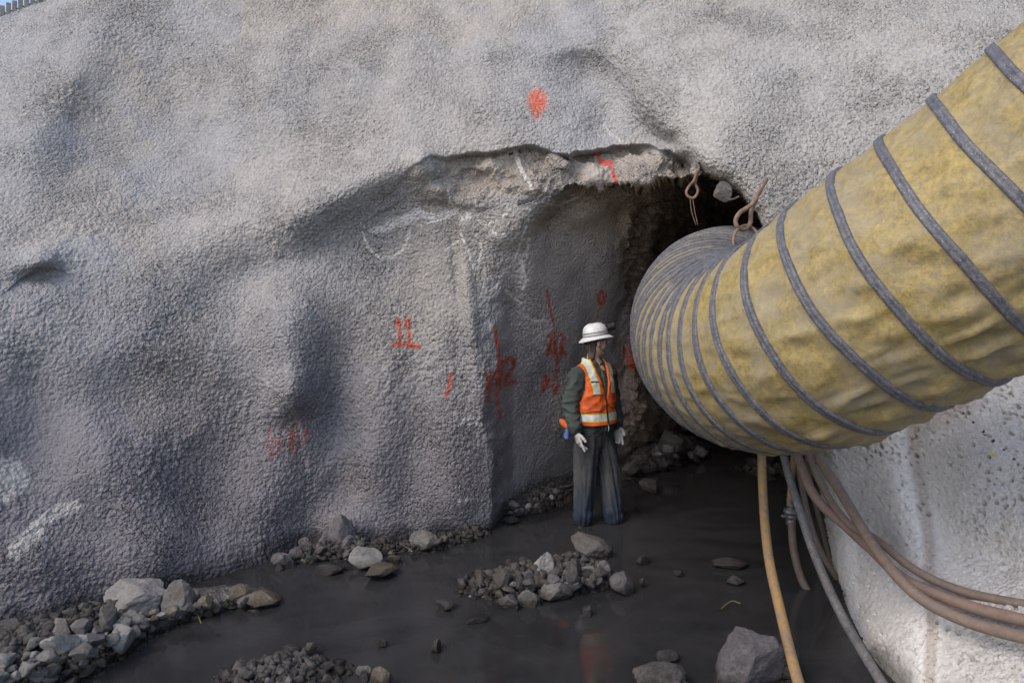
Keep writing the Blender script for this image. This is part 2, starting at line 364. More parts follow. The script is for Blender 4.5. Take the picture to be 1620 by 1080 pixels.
    for p, w in [([(941,243),(950,258),(958,265),(966,262)],3.0),([(965,264),(969,276),(975,286)],3.2),([(953,258),(964,268)],3.5)]: mark(p, w, (.62, .10, .07), .95, .4)
    mark([(850,156),(850,164)], 15, (.78, .13, .05), .9, .75, .35); mark([(848,176),(849,184)], 6, (.78, .13, .05), .6, 1.1, .5)
    for p, w in [([(427,676),(425,690),(424,706),(430,722)],2.6),([(438,692),(432,704),(430,718),(436,722),(443,710),(444,696),(438,692)],2.6),([(449,665),(447,678)],2.4),
                 ([(486,660),(482,676),(478,700),(482,720)],1.6),([(485,730),(488,742)],2.4),([(464,672),(460,682)],3.0)]: mark(p, w, PK, .75, .9)
    for p, w in [([(462,684),(459,700),(464,712)],4.2),([(472,664),(471,672)],4),([(478,684),(487,684),(482,695),(478,704)],4.2),([(466,684),(462,712)],3)]: mark(p, w, (.46, .10, .055), .8, .9)
    for p, w in [([(574,368),(582,392),(602,409),(624,406),(640,392),(648,366)],1.8),([(590,365),(612,362),(625,352),(650,345),(668,338),(690,345),(716,338)],4.5),([(617,356),(640,348),(662,336)],6),
                 ([(660,358),(690,350),(712,342),(720,332),(712,318)],1.4),([(732,345),(740,342)],5),([(757,348),(765,356),(780,352),(795,344),(806,330)],1.5),
                 ([(710,300),(712,318),(705,336),(730,330)],1.4),([(815,240),(822,262),(833,282),(844,300)],2.4),([(862,298),(872,304),(866,326),(838,330),(836,352),(826,380),(815,408)],1.2),
                 ([(838,378),(834,400),(834,408),(836,380)],1.6),([(826,418),(832,440),(828,458)],1.5),([(728,370),(740,392),(748,424)],1.3),([(730,378),(716,388),(706,394)],1.2),
                 ([(780,366),(790,378),(798,370)],2.2),([(760,380),(762,400),(756,414)],1.4),
                 ([(858,320),(880,326),(900,318),(925,302)],1.2),([(830,500),(845,508),(866,506)],1.8),([(802,460),(812,470),(822,480)],2.2)]:
        mark(p, w*1.25, WH, .85, .7)
    for p, w in [([(790,645),(812,634),(830,626)],4),([(800,662),(818,650),(828,642)],5),([(725,790),(755,790)],4),([(720,655),(750,662),(762,655)],5),([(722,665),(760,672)],4),
                 ([(880,504),(884,540)],4),([(950,490),(944,500)],4),([(970,484),(974,490)],7),([(965,574),(985,566)],3),([(976,660),(985,640)],4),([(878,700),(880,716)],7),
                 ([(868,578),(900,582)],5),([(418,600),(428,612)],3),([(432,640),(440,655)],3),([(458,640),(470,660),(478,690),(482,715),(488,745)],3.5),([(870,640),(880,600)],1.5)]:
        mark(p, w, (.46, .45, .44), .7, .9)
    mark([(955,198),(966,212),(984,224),(995,240)], 2.2, (.6,.58,.55), .7, 1.1)
    # pale repaired patches by the water at the far left
    for p, w in [([(-5,745),(20,740),(30,760),(10,780)],16),([(50,835),(90,808),(118,800)],10),([(22,872),(45,850),(60,842)],12)]: mark(p, w, (.50, .48, .46), .85, .4, .3)
    # lime and rust streaks down the right-hand wall
    for p, w, c, al in [([(1410,690),(1425,760),(1450,850),(1462,960),(1470,1080)],20,(.74,.72,.70),.75),([(1480,700),(1492,790),(1510,900)],16,(.70,.69,.68),.6),
                 ([(1440,650),(1448,720),(1462,800),(1470,860),(1474,1000),(1470,1090)],9,(.33,.27,.23),.7),([(1450,655),(1500,640),(1530,620)],26,(.30,.24,.20),.5),
                 ([(1320,720),(1330,760)],9,(.56,.54,.50),.5),([(1345,850),(1350,950),(1368,1020)],10,(.74,.74,.76),.6)]: mark(p, w, c, al, .4, .6)
    mark([(1568,716),(1572,720)], 2, (.7, .5, .05), .9, .2)
    for p in [(1600,740),(1590,820),(1575,850),(1555,700),(1600,905)]: mark([p, (p[0]+5, p[1]+3)], 8, (.42, .33, .28), .3, .8)
    global SURF
    SURF = (xs, ys, P.reshape(ny, nx, 3))
    GR = (1-.8*rightm*sstep(480, 640, PYe)*(1-.5*sstep(1500, 1600, PX)))*np.clip(.9+fbm(P, 1.3, 3, 141.)*.45, .5, 1.15)
    # ---- faces
    idx = np.arange(nx*ny).reshape(ny, nx)
    Q = np.stack([idx[:-1, :-1], idx[1:, :-1], idx[1:, 1:], idx[:-1, 1:]], -1).reshape(-1, 4)
    zc = P[:, 2][Q].max(1); Q = Q[zc > -.45]
    NN = np.gradient(P.reshape(ny, nx, 3), axis=1), np.gradient(P.reshape(ny, nx, 3), axis=0)
    Nf = np.cross(NN[1], NN[0]).reshape(-1, 3); Nf /= np.linalg.norm(Nf, axis=1)[:, None]+1e-9
    Nf = np.where(((Nf*tocam).sum(1) < 0)[:, None], -Nf, Nf)
    cx = PX[Q].mean(1); cy = PYe[Q].mean(1); mi = M[Q].mean(1) > .5
    rline = np.interp(cy, [-300, 80, 150, 212, 262, 1300], [935, 940, 985, 1030, 1085, 1110])
    part = np.where(mi, 2, np.where(cx > rline, 1, 0))
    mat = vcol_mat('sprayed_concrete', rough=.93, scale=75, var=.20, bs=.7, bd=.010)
    nt = mat.node_tree; co = wcoord(nt); bs = [n for n in nt.nodes if n.type == 'BSDF_PRINCIPLED'][0]; prev = bs.inputs['Normal'].links[0].from_socket
    wv = nd(nt, 'ShaderNodeTexNoise', Scale=30, Detail=3); nt.links.new(co, wv.inputs['Vector'])
    ad = nt.nodes.new('ShaderNodeVectorMath'); ad.operation = 'MULTIPLY_ADD'; nt.links.new(wv.outputs['Color'], ad.inputs[0]); ad.inputs[1].default_value = (.02, .02, .02); nt.links.new(co, ad.inputs[2])
    cover = ramp(nt, nz(nt, co, 2.2, 4, .6), [(.36, .55), (.62, 1.)])
    gr = nd(nt, 'ShaderNodeVertexColor', layer_name='grain'); cover = mixc(nt, 1.0, cover, gr.outputs[0], 'MULTIPLY')
    for sc, dist in ((40, .025), (72, .013)):
        vo = nd(nt, 'ShaderNodeTexVoronoi', Scale=sc); nt.links.new(ad.outputs[0], vo.inputs['Vector'])
        bp = nt.nodes.new('ShaderNodeBump'); bp.invert = True; bp.inputs['Distance'].default_value = dist; nt.links.new(vo.outputs['Distance'], bp.inputs['Height'])
        nt.links.new(cover, bp.inputs['Strength']); nt.links.new(prev, bp.inputs['Normal']); prev = bp.outputs[0]
    nt.links.new(prev, bs.inputs['Normal'])
    names = [('shotcrete_wall', 'grey lumpy sprayed concrete wall on the left with orange 11 and a round orange spot painted on it'),
             ('shotcrete_wall', 'pale pitted sprayed concrete mass on the right behind the yellow duct, with lime and rust streaks'),
             ('tunnel_lining', 'dark brown sprayed tunnel wall behind the worker with orange 12 and a small orange ring')]
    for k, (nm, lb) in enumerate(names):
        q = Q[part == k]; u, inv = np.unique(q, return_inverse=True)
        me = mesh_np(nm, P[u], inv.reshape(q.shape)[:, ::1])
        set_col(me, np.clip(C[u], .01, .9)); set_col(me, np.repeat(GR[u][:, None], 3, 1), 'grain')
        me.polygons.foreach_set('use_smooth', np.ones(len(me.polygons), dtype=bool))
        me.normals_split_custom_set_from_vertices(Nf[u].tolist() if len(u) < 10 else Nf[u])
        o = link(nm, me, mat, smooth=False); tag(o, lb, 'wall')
    return
build_rock()
def surf(px, py, off=0.0):
    xs, ys, G = SURF; i = int(np.clip(np.searchsorted(xs, px), 1, len(xs)-1)); j = int(np.clip(np.searchsorted(ys, py), 1, len(ys)-1))
    p = G[j, i]; v = np.array([0, 0, CAMH])-p; return p+v/np.linalg.norm(v)*off
# ---------------------------------------------------------------- ground with banks, water
MOUNDS = []   # x, y, sx, sy, rot, height above the bed
def mound_px(px, py, sx, sy, deg, h): p = atz(px, py); MOUNDS.append((p.x, p.y, sx, sy, math.radians(deg), h))
mound_px(40,1055,.36,.22,30,.15); mound_px(-60,1100,.5,.25,30,.17); mound_px(160,1000,.40,.18,28,.18); mound_px(290,955,.45,.15,25,.16); mound_px(390,950,.22,.10,15,.10)
mound_px(820,925,.42,.20,5,.20); mound_px(920,910,.30,.16,-5,.17); mound_px(945,875,.16,.12,0,.1)
mound_px(500,878,.35,.14,35,.16); mound_px(640,868,.5,.11,12,.17); mound_px(740,846,.3,.09,20,.15)
mound_px(830,805,.35,.14,38,.2); mound_px(880,782,.35,.16,45,.22); mound_px(1010,735,.7,.22,50,.26); mound_px(1080,715,.5,.25,45,.24)
mound_px(1240,745,.6,.3,0,.17); mound_px(1160,900,.14,.05,0,.12); mound_px(1190,1062,.22,.18,0,.18); mound_px(1050,1085,.14,.1,0,.16)
mound_px(470,1062,.32,.16,8,.13); mound_px(400,1085,.3,.14,0,.13); mound_px(1500,800,1.0,.3,0,.1)
def gz(x, y):
    x = np.asarray(x, dtype=np.float32); y = np.asarray(y, dtype=np.float32)
    P = np.stack([x.ravel(), y.ravel(), np.zeros(x.size)], 1)
    z = np.full(x.size, -.14, dtype=np.float32)
    for mx, my, sx, sy, a, h in MOUNDS:
        dx = P[:, 0]-mx; dy = P[:, 1]-my; u = dx*math.cos(a)+dy*math.sin(a); v = -dx*math.sin(a)+dy*math.cos(a)
        z += h*np.exp(-0.5*((u/sx)**2+(v/sy)**2))
    z += .9*sstep(2.6, .6, P[:, 1])                       # dry bank under and behind the camera
    z += 3.0*sstep(-2, -10., P[:, 1])      # unseen far side of the cut, raised to block low sky light
    z += fbm(P, 2.2, 3, 200.)*.035+fbm(P, 11., 3, 210.)*.014
    return z.reshape(x.shape)
def axis(a, b, step, lo, hi, n=14):
    core = np.arange(a, b, step); g = np.geomspace(.05, 1, n)
    return np.concatenate([(a-(a-lo)*g)[::-1], core, b+(hi-b)*g])
def build_ground():
    ax = axis(-4.6, 4.2, .022, -600, 600); ay = axis(2.4, 9.2, .022, -600, 600)
    X, Y = np.meshgrid(ax, ay); Z = gz(X, Y)
    P = np.stack([X.ravel(), Y.ravel(), Z.ravel()], 1).astype(np.float32)
    near = ((np.abs(P[:, 0]) < 5) & (P[:, 1] > 2) & (P[:, 1] < 9.3))
    ag = (np.abs(noise3(P, 1/.07, 3.))-.25)*.035+(np.abs(noise3(P, 1/.035, 6.))-.25)*.016
    P[:, 2] += np.where(near, ag, 0)
    idx = np.arange(X.size).reshape(X.shape)
    Q = np.stack([idx[:-1, :-1], idx[:-1, 1:], idx[1:, 1:], idx[1:, :-1]], -1).reshape(-1, 4)
    me = mesh_np('ground', P, Q)
    m, nt, b = new_mat('wet_gravel'); co = wcoord(nt)
    f = nz(nt, co, 25, 8, .7); c = mixc(nt, ramp(nt, f, [(.35, 0.), (.7, 1.)]), (.028, .024, .021), (.11, .10, .092))
    sx = nt.nodes.new('ShaderNodeSeparateXYZ'); nt.links.new(co, sx.inputs[0])
    dry = ramp(nt, sx.outputs[2], [(.10, 0.), (.45, 1.)])          # unseen bank coloured as dry pale gravel, to bounce light into the tunnel
    c = mixc(nt, dry, c, mixc(nt, f, (.30, .28, .25), (.44, .42, .39)))
    nt.links.new(c, b.inputs['Base Color']); nt.links.new(ramp(nt, nz(nt, co, 9, 4), [(.35, .25), (.65, .7)]), b.inputs['Roughness'])
    v = nd(nt, 'ShaderNodeTexVoronoi', Scale=45); nt.links.new(co, v.inputs['Vector'])
    nt.links.new(bump(nt, nz(nt, co, 130, 4), .5, .006, bump(nt, v.outputs[0], .6, .012)), b.inputs['Normal'])
    tag(link('ground', me, m), kind='structure')
    # water
    ax = np.arange(-7, 6.5, .05); ay = np.arange(.8, 16, .05); X, Y = np.meshgrid(ax, ay)
    P = np.stack([X.ravel(), Y.ravel(), 0*X.ravel()], 1).astype(np.float32)
    P[:, 2] = noise3(P, 1.2, 7.)*.0012+noise3(P, 3.5, 9.)*.0005
    idx = np.arange(X.size).reshape(X.shape)
    Q = np.stack([idx[:-1, :-1], idx[:-1, 1:], idx[1:, 1:], idx[1:, :-1]], -1).reshape(-1, 4)
    me = mesh_np('water', P, Q)
    m, nt, b = new_mat('muddy_water'); co = wcoord(nt)
    mp = nd(nt, 'ShaderNodeMapping'); mp.inputs['Scale'].default_value = (1, 1.5, 1); nt.links.new(co, mp.inputs[0])
    sw = nz(nt, mp.outputs[0], .9, 5, .5, 3.0); sw2 = nz(nt, mp.outputs[0], 2.2, 8, .62, 3.5)
    c = mixc(nt, ramp(nt, sw, [(.3, 0.), (.7, 1.)]), (.020, .020, .021), (.034, .034, .036))
    c = mixc(nt, ramp(nt, sw2, [(.55, 0.), (.8, .35)]), c, (.052, .053, .054))
    vs = nd(nt, 'ShaderNodeTexVoronoi', Scale=22); nt.links.new(co, vs.inputs['Vector'])
    c = mixc(nt, ramp(nt, vs.outputs['Distance'], [(.025, .6), (.035, 0.)]), c, (.12, .12, .12))
    nt.links.new(c, b.inputs['Base Color'])
    nt.links.new(ramp(nt, sw, [(.3, .05), (.75, .14)]), b.inputs['Roughness']); b.inputs['IOR'].default_value = 1.33
    nt.links.new(bump(nt, nz(nt, mp.outputs[0], 4, 2, .5, .8), .05, .02), b.inputs['Normal'])
    tag(link('water', me, m), kind='structure')
build_ground()
# ---------------------------------------------------------------- stones
def rock_mat(name, c1, c2, c3):
    m, nt, b = new_mat(name); co = ocoord(nt); w = wcoord(nt)
    oi = nt.nodes.new('ShaderNodeObjectInfo')
    va = nt.nodes.new('ShaderNodeVectorMath'); va.operation = 'ADD'; nt.links.new(w, va.inputs[0])
    f = nz(nt, va.outputs[0], 14, 8, .72)
    c = mixc(nt, ramp(nt, f, [(.38, 0.), (.62, 1.)]), c1, c2)
    c = mixc(nt, ramp(nt, nz(nt, w, 5, 4), [(.5, 0.), (.7, .7)]), c, c3)
    c = mixc(nt, ramp(nt, nz(nt, w, 45, 6, .8), [(.5, 0.), (.62, .6)]), c, tuple(v*.45 for v in c1))
    c = mixc(nt, ramp(nt, nz(nt, w, 150, 3, .8), [(.58, 0.), (.70, .6)]), c, tuple(min(v*1.7, .6) for v in c2))
    r = ramp(nt, oi.outputs['Random'], [(0., .65), (1., 1.2)]); c = mixc(nt, 1.0, c, r, 'MULTIPLY')
    sx = nt.nodes.new('ShaderNodeSeparateXYZ'); nt.links.new(w, sx.inputs[0])
    ad = nt.nodes.new('ShaderNodeMath'); ad.operation = 'MULTIPLY_ADD'; nt.links.new(nz(nt, w, 12, 3), ad.inputs[0]); ad.inputs[1].default_value = -.06; nt.links.new(sx.outputs[2], ad.inputs[2])
    wet = ramp(nt, ad.outputs[0], [(0., 1.), (.055, 0.)])          # wet, darker stone just above the waterline
    wetc = mixc(nt, 1.0, c, (.26, .235, .21), 'MULTIPLY'); c2_ = mixc(nt, wet, c, wetc)
    nt.links.new(c2_, b.inputs['Base Color']); nt.links.new(ramp(nt, wet, [(0., .85), (1., .35)]), b.inputs['Roughness'])
    nt.links.new(bump(nt, nz(nt, w, 150, 4, .7), .7, .006, bump(nt, nz(nt, w, 38, 6, .75), .9, .02)), b.inputs['Normal'])
    return m
M_PALE = rock_mat('pale_granite', (.23, .225, .215), (.33, .32, .305), (.19, .155, .12))
M_GREY = rock_mat('dusty_grey_stone', (.11, .106, .103), (.19, .184, .178), (.13, .105, .085))
M_DARK = rock_mat('dark_muddy_stone', (.045, .041, .039), (.10, .093, .088), (.10, .08, .065))
M_BROWN = rock_mat('brown_stone', (.12, .10, .075), (.20, .17, .13), (.10, .08, .055))
M_PURP = rock_mat('purple_grey_stone', (.11, .102, .108), (.175, .165, .175), (.10, .088, .09))
def rock_mesh(seed, sub=4, planes=12, rough=.05):
    r = np.random.default_rng(seed)
    bm = bmesh.new(); bmesh.ops.create_icosphere(bm, subdivisions=sub, radius=1)
    V = np.array([v.co[:] for v in bm.verts]); 
    n = r.normal(size=(planes, 3)); n /= np.linalg.norm(n, axis=1)[:, None]; d = r.uniform(.50, .90, planes)
    dots = V@n.T; rad = np.min(np.where(dots > .05, d[None]/np.maximum(dots, .05), 9), axis=1); rad = np.minimum(rad, 1.15)
    V = V*rad[:, None]
    V += (V/np.linalg.norm(V, axis=1)[:, None])*((fbm(V, 2.3, 4, seed*3.1, .6)*rough*1.1+fbm(V, 9., 3, seed*1.7, .7)*.016))[:, None]
    for v, c in zip(bm.verts, V): v.co = c
    me = bpy.data.meshes.new('stone'); bm.to_mesh(me); bm.free()
    me.polygons.foreach_set('use_smooth', np.ones(len(me.polygons), dtype=bool))
    try: me.set_sharp_from_angle(angle=math.radians(20))
    except Exception: pass
    return me
_rm = {}
def rmesh(kind, mat, sub):
    k = (kind, mat.name, sub)
    if k not in _rm:
        me = rock_mesh(kind, sub, 9+kind % 6); me.materials.append(mat); _rm[k] = me
    return _rm[k]
def stone(name, x, y, z, sx, sy, sz, rot, mat, kind=None, sub=3, label=None, group=None, cat='stone'):
    kind = random.randrange(14) if kind is None else kind
    o = bpy.data.objects.new(name, rmesh(kind, mat, sub)); COL.objects.link(o)
    o.location = (x, y, z); o.scale = (sx, sy, sz); o.rotation_euler = rot
    tag(o, label, cat, group); return o
def boulder(px, pyb, wpx, hpx, mat, label, kind, depth=.8, rot=(0,0,0), sink=.12, group=None, name='boulder', base_z=0.0, sub=5, cat='boulder'):
    """pyb: image row of its foot, on the level base_z"""
    p = atz(px, pyb, base_z); k = p.y/F; w = wpx*k/2; h = hpx*k/2
    return stone(name, p.x, p.y+w*depth*.6, base_z+h*(1-sink*2)+.0, w*1.12, w*depth*1.12, h*1.15, rot, mat, kind, sub, label, group, cat)
R_ = math.radians
boulder(197,978,106,50,M_PALE,'large pale flat-topped boulder lying at the foot of the left wall',3,.7,(.1,.08,.2),base_z=.06)
boulder(275,976,42,56,M_PALE,'upright pale pointed boulder beside the large flat-topped one',6,.8,(0,.15,.5),base_z=.04)
boulder(190,1014,62,34,M_GREY,'slanting grey-brown slab among the bottom left rubble below the large pale boulder',8,.8,(.2,-.45,.4),base_z=.02)
boulder(408,962,48,26,M_BROWN,'brown wet stone at the right tip of the left rubble bank',2,.8,(0,.1,.2))
boulder(374,960,36,30,M_BROWN,'dark brown stone next to the brown tip stone of the left bank',5,.8,(0,-.1,.6))
boulder(576,903,42,36,M_PALE,'single pale boulder in the water near the foot of the left wall',9,.8,(0,.2,.3))
boulder(600,918,50,22,M_BROWN,'low muddy brown stone just right of the single pale boulder',4,.9,(0,0,.3))
boulder(620,892,22,14,M_BROWN,'small brown stone behind the single pale boulder',1,.9,(0,0,.9),cat='stone',name='stone')
boulder(543,862,42,46,M_PURP,'round cement-coated boulder set against the left wall foot',13,.8,(0,0,.2),base_z=.05)
boulder(516,868,32,34,M_PURP,'angular purple-grey stone left of the round coated boulder',7,.8,(0,.3,.5),base_z=.03)
boulder(548,872,28,24,M_PURP,'angular coated stone below the round coated boulder',11,.8,(0,.1,1.5),base_z=.02)
boulder(480,872,17,22,M_PURP,'narrow grey stone standing in the wall-foot rubble',12,.8,(0,.1,.5),base_z=.02,name='stone',cat='stone')
boulder(446,900,34,24,M_PURP,'left end stone of the rubble under the left wall',10,.8,(0,.1,.2),base_z=.0)
boulder(468,888,20,26,M_PURP,'tilted stone second from the left end of the wall-foot rubble',2,.8,(0,.2,.2),base_z=.0)
boulder(668,866,40,26,M_GREY,'broad muddy grey stone at the wall foot left of the concrete column',6,.8,(0,.1,.2),base_z=.03)
boulder(666,848,11,10,M_PALE,'small pale square stone at the wall foot left of the concrete column',9,.8,(0,0,.2),base_z=.08,name='stone',cat='stone')
boulder(935,884,74,30,M_GREY,'flat wet boulder in the water in front of the worker',3,.8,(0,.25,-.1),sub=5)
boulder(861,912,30,36,M_PALE,'tallest pale split stone on the rubble island',6,.8,(0,.1,.9),base_z=.06)
boulder(905,940,48,34,M_PALE,'large pointed pale stone at the right front of the rubble island',4,.9,(.1,.3,.4),base_z=.02)
boulder(882,950,46,26,M_GREY,'triangular grey stone leaning on the pointed pale one',10,.8,(.1,-.2,.4),base_z=.01)
boulder(834,960,34,26,M_GREY,'grey faceted stone at the front centre of the rubble island',1,.9,(.1,.2,.8),base_z=.0)
boulder(802,966,32,24,M_GREY,'rounded grey stone at the front edge of the rubble island',8,.9,(.1,.2,.1),base_z=.0)
boulder(990,940,38,34,M_PURP,'lone rounded rock in the water right of the rubble island',13,.9,(.1,.1,.1))
boulder(948,920,32,32,M_GREY,'dark grey stone at the right end of the rubble island',7,.9,(.1,.5,.1))
boulder(930,918,24,22,M_PALE,'small pale stone beside the dark one at the right end of the island',12,.9,(.1,.5,.7),base_z=.02)
boulder(1066,728,58,52,M_GREY,'big angular grey boulder in the tunnel mouth below the duct bend',4,.9,(.2,.45,.3),base_z=.06)
boulder(1040,728,22,22,M_PURP,'bluish stone leaning on the big tunnel boulder',5,.9,(.2,.45,1.3),base_z=.06,name='stone',cat='stone')
boulder(1029,782,30,22,M_DARK,'small wet stone in the water beyond the worker',0,.9,(.1,.1,.3))
boulder(1108,724,22,18,M_GREY,'muddy brown stone right of the big tunnel boulder',11,.9,(.1,.1,.3),base_z=.03,name='stone',cat='stone')
boulder(1190,1100,104,92,M_PURP,'large purple-grey rock coated in grit at the bottom edge beside the yellow hose',8,.8,(.1,-.35,.5),base_z=.0)
boulder(1242,1078,60,56,M_DARK,'dark gritty rock half hidden behind the yellow hose at the bottom',3,.8,(.1,.3,.5),base_z=.0)
boulder(1045,1098,72,48,M_DARK,'dark wet pointed rock at the bottom edge left of the purple one',6,.8,(.1,0,.5))
boulder(1057,1048,28,16,M_DARK,'small dark rock above the wet pointed rock',9,.9,(0,0,.2),name='stone',cat='stone')
boulder(1164,926,24,15,M_PURP,'small stone in the dark water left of the yellow hose',2,.9,(0,0,.2),name='stone',cat='stone')
boulder(1150,900,54,12,M_DARK,'low broken shelf of wet rock left of the yellow hose',5,.6,(0,0,.1),name='stone',cat='stone')
boulder(574,1070,20,15,M_PALE,'pale block in the water at the bottom edge',9,.8,(0,0,.1),name='stone',cat='stone')
boulder(600,1088,30,32,M_BROWN,'brown pointed rock cut by the bottom edge',6,.8,(0,0,.1))
boulder(489,1040,22,24,M_DARK,'lone dark stone above the bottom gravel bar',3,.8,(0,0,.1),name='stone',cat='stone')
boulder(456,1036,28,12,M_DARK,'flat dark stone left of the lone dark stone',5,.8,(0,0,.1),name='stone',cat='stone')
for px, py, w, h, lb in [(605,1024,18,12,'dark stone alone in the middle foreground water'),(688,1032,22,18,'forked dark stone farthest right in the foreground water'),(929,974,20,14,'small dark stone in the water below the island, to its right'),
        (752,986,36,9,'flat sliver of stone in the water below the island'),(704,964,30,14,'dark stone just off the left tip of the island'),(1074,912,16,10,'small dark stone right of the lone rounded rock'),
        (1016,893,22,14,'glistening dark stone right of the flat wet boulder'),(1016,930,8,18,'thin upright dark stone right of the lone rounded rock'),(517,908,40,14,'low purple stone in the shallows under the left wall'),
        (1028,742,18,8,'flat pale stone in the shallows beyond the worker'),(808,830,26,12,'wet stone at the corner of the concrete column')]:
    boulder(px, py, w, h, M_DARK if 'pale' not in lb else M_GREY, lb, random.randrange(14), .8, (0,0,random.random()*3), name='stone', cat='stone', sub=4)
# rubble scattered in banks: one object per stone, the finest grit as ground-cover
def scatter(poly, n, smin, smax, mats, label, group, lift=.5, power=2.0, seed=1):
    r = random.Random(seed); k = 0; xs = [p[0] for p in poly]; ys = [p[1] for p in poly]; pts = []
    tries = 0
    while k < n and tries < n*60:
        tries += 1
        px, py = r.uniform(min(xs), max(xs)), r.uniform(min(ys), max(ys))
        if not inpoly(poly, np.array([px]), np.array([py]))[0]: continue
        s = smin+(smax-smin)*(r.random()**power)
        if any(math.hypot(px-a, (py-b)*1.6) < (s+c)*.36 for a, b, c in pts): continue
        pts.append((px, py, s)); k += 1
    for px, py, s in pts:
        p = atz(px, py); z = float(gz(np.array([p.x]), np.array([p.y]))[0]); p = atz(px, py, max(z, 0)); w = s*p.y/F/2
        stone('stone', p.x, p.y, max(z, -.01)+w*lift*.55, w*r.uniform(.9, 1.25), w*r.uniform(.8, 1.2), w*r.uniform(.55, .9), (r.uniform(-.5, .5), r.uniform(-.5, .5), r.uniform(0, 6.3)),
              r.choice(mats), r.randrange(14), 3 if s < 26 else 4, label, group)
scatter([(-30,1010),(60,990),(110,1000),(170,985),(235,1000),(230,1010),(170,1045),(125,1090),(-60,1100)], 56, 15, 46, [M_PALE, M_GREY, M_GREY, M_PALE, M_PURP], 'grey angular stone in the rubble bank at the bottom left corner', 'stones in the bottom left bank', 1.0, 1.5, 3)
scatter([(130,985),(240,972),(300,958),(350,955),(360,968),(300,985),(230,1005),(160,1020)], 34, 11, 28, [M_GREY, M_GREY, M_PALE, M_BROWN], 'small stone packed around the two pale boulders of the left bank', 'stones around the pale boulders', .9, 1.5, 5)
scatter([(290,940),(330,938),(350,950),(430,955),(420,970),(330,975),(290,965)], 12, 11, 24, [M_GREY, M_BROWN], 'small wet stone at the thin right end of the left bank', 'stones at the right end of the left bank', .8, 1.5, 6)
scatter([(722,930),(745,905),(790,890),(850,884),(900,890),(955,905),(960,925),(900,945),(860,950),(780,958),(735,945)], 58, 11, 34, [M_GREY, M_DARK, M_DARK, M_DARK, M_PURP], 'grey broken stone heaped on the rubble island', 'stones of the rubble island', .75, 1.6, 8)
scatter([(795,800),(850,775),(905,758),(905,775),(860,800),(800,822)], 22, 10, 22, [M_GREY, M_DARK, M_GREY], 'small stone on the muddy bank along the tunnel wall left of the worker', 'stones along the inner wall', 1.0, 1.5, 9)
scatter([(985,700),(1030,690),(1100,700),(1110,730),(1050,745),(990,745)], 22, 11, 26, [M_DARK, M_DARK, M_GREY], 'dark stone in the rubble right of the worker under the duct', 'stones right of the worker', 1.0, 1.5, 10)
scatter([(430,885),(500,870),(600,862),(700,850),(770,838),(770,846),(690,872),(600,885),(500,890),(440,900)], 20, 9, 20, [M_DARK, M_DARK, M_PURP], 'small dark stone in the muddy strip along the left wall foot', 'stones along the left wall foot', .8, 1.5, 11)
scatter([(370,1060),(430,1045),(520,1040),(560,1060),(600,1090),(330,1100)], 26, 11, 28, [M_DARK, M_DARK, M_GREY], 'dark muddy stone of the gravel bar at the bottom edge', 'stones of the bottom gravel bar', .8, 1.5, 12)
scatter([(1120,1030),(1150,1020),(1260,1030),(1280,1080),(1120,1090)], 12, 12, 30, [M_DARK, M_DARK, M_PURP], 'dark gritty stone around the big purple rock', 'stones around the purple rock', .8, 1.5, 13)
scatter([(1150,735),(1290,715),(1300,790),(1200,780)], 12, 10, 26, [M_DARK], 'dark stone in the mud behind the hanging hoses', 'stones behind the hoses', .6, 1.5, 14)

# fine grit between the stones: uncountable, one object
def grit():
    r = np.random.default_rng(4); tv = np.array([[1, 0, -.4], [-.6, .8, -.4], [-.5, -.9, -.4], [.1, .1, .9], [.5, .7, .3], [-.8, -.1, .35], [.45, -.75, .25]])
    fc = [(0, 4, 6), (4, 3, 6), (1, 5, 4), (5, 3, 4), (2, 6, 5), (6, 3, 5), (0, 1, 4), (1, 2, 5), (2, 0, 6), (0, 2, 1)]
    V = []; Fc = []; n = 0
    areas = [([(-60,1010),(110,1000),(235,975),(430,948),(430,968),(300,990),(235,1020),(170,1060),(110,1100),(-60,1100)], 2200), ([(715,935),(760,898),(850,880),(960,900),(985,930),(900,955),(830,968),(740,955)], 1500),
             ([(430,890),(560,858),(690,850),(775,832),(775,850),(690,876),(600,892),(500,898),(430,905)], 900), ([(785,812),(860,770),(908,752),(908,785),(860,812),(800,832)], 500), ([(985,700),(1110,700),(1120,745),(1030,760),(988,755)], 500),
             ([(1130,730),(1300,715),(1310,800),(1180,790)], 500), ([(340,1065),(430,1042),(540,1038),(590,1075),(600,1100),(320,1100)], 800), ([(1120,1030),(1270,1022),(1290,1095),(1110,1095)], 600), ([(1000,1060),(1090,1060),(1100,1095),(990,1095)],150)]
    for poly, cnt in areas:
        xs = [p[0] for p in poly]; ys = [p[1] for p in poly]; px = r.uniform(min(xs), max(xs), cnt*3); py = r.uniform(min(ys), max(ys), cnt*3)
        k = inpoly(poly, px, py); px, py = px[k][:cnt], py[k][:cnt]
        d = CAMH*F/(py-YH); x = (px-CX)/F*d; z = gz(x, d)
        for X, Y, Z in zip(x, d, z):
            if Z < -.03: continue
            s = r.uniform(.007, .022)*(1+1.6*r.random()**4); a = r.uniform(0, 6.3, 3)
            M = np.array((Matrix.Rotation(a[0], 3, 'X')@Matrix.Rotation(a[1], 3, 'Z')))
            V.append((tv*r.uniform(.7, 1.2, 3))@M.T*s+[X, Y, Z+s*.3]); Fc += [(a_+n, b_+n, c_+n) for a_, b_, c_ in fc]; n += 7
    me = mesh_np('gravel', np.vstack(V), np.array(Fc)); o = link('gravel', me, M_GRIT, smooth=False); tag(o, 'dark wet gravel and grit between the stones', kind='stuff')
M_GRIT = rock_mat('gravel_mix', (.06, .055, .052), (.16, .15, .14), (.10, .08, .065))
grit()
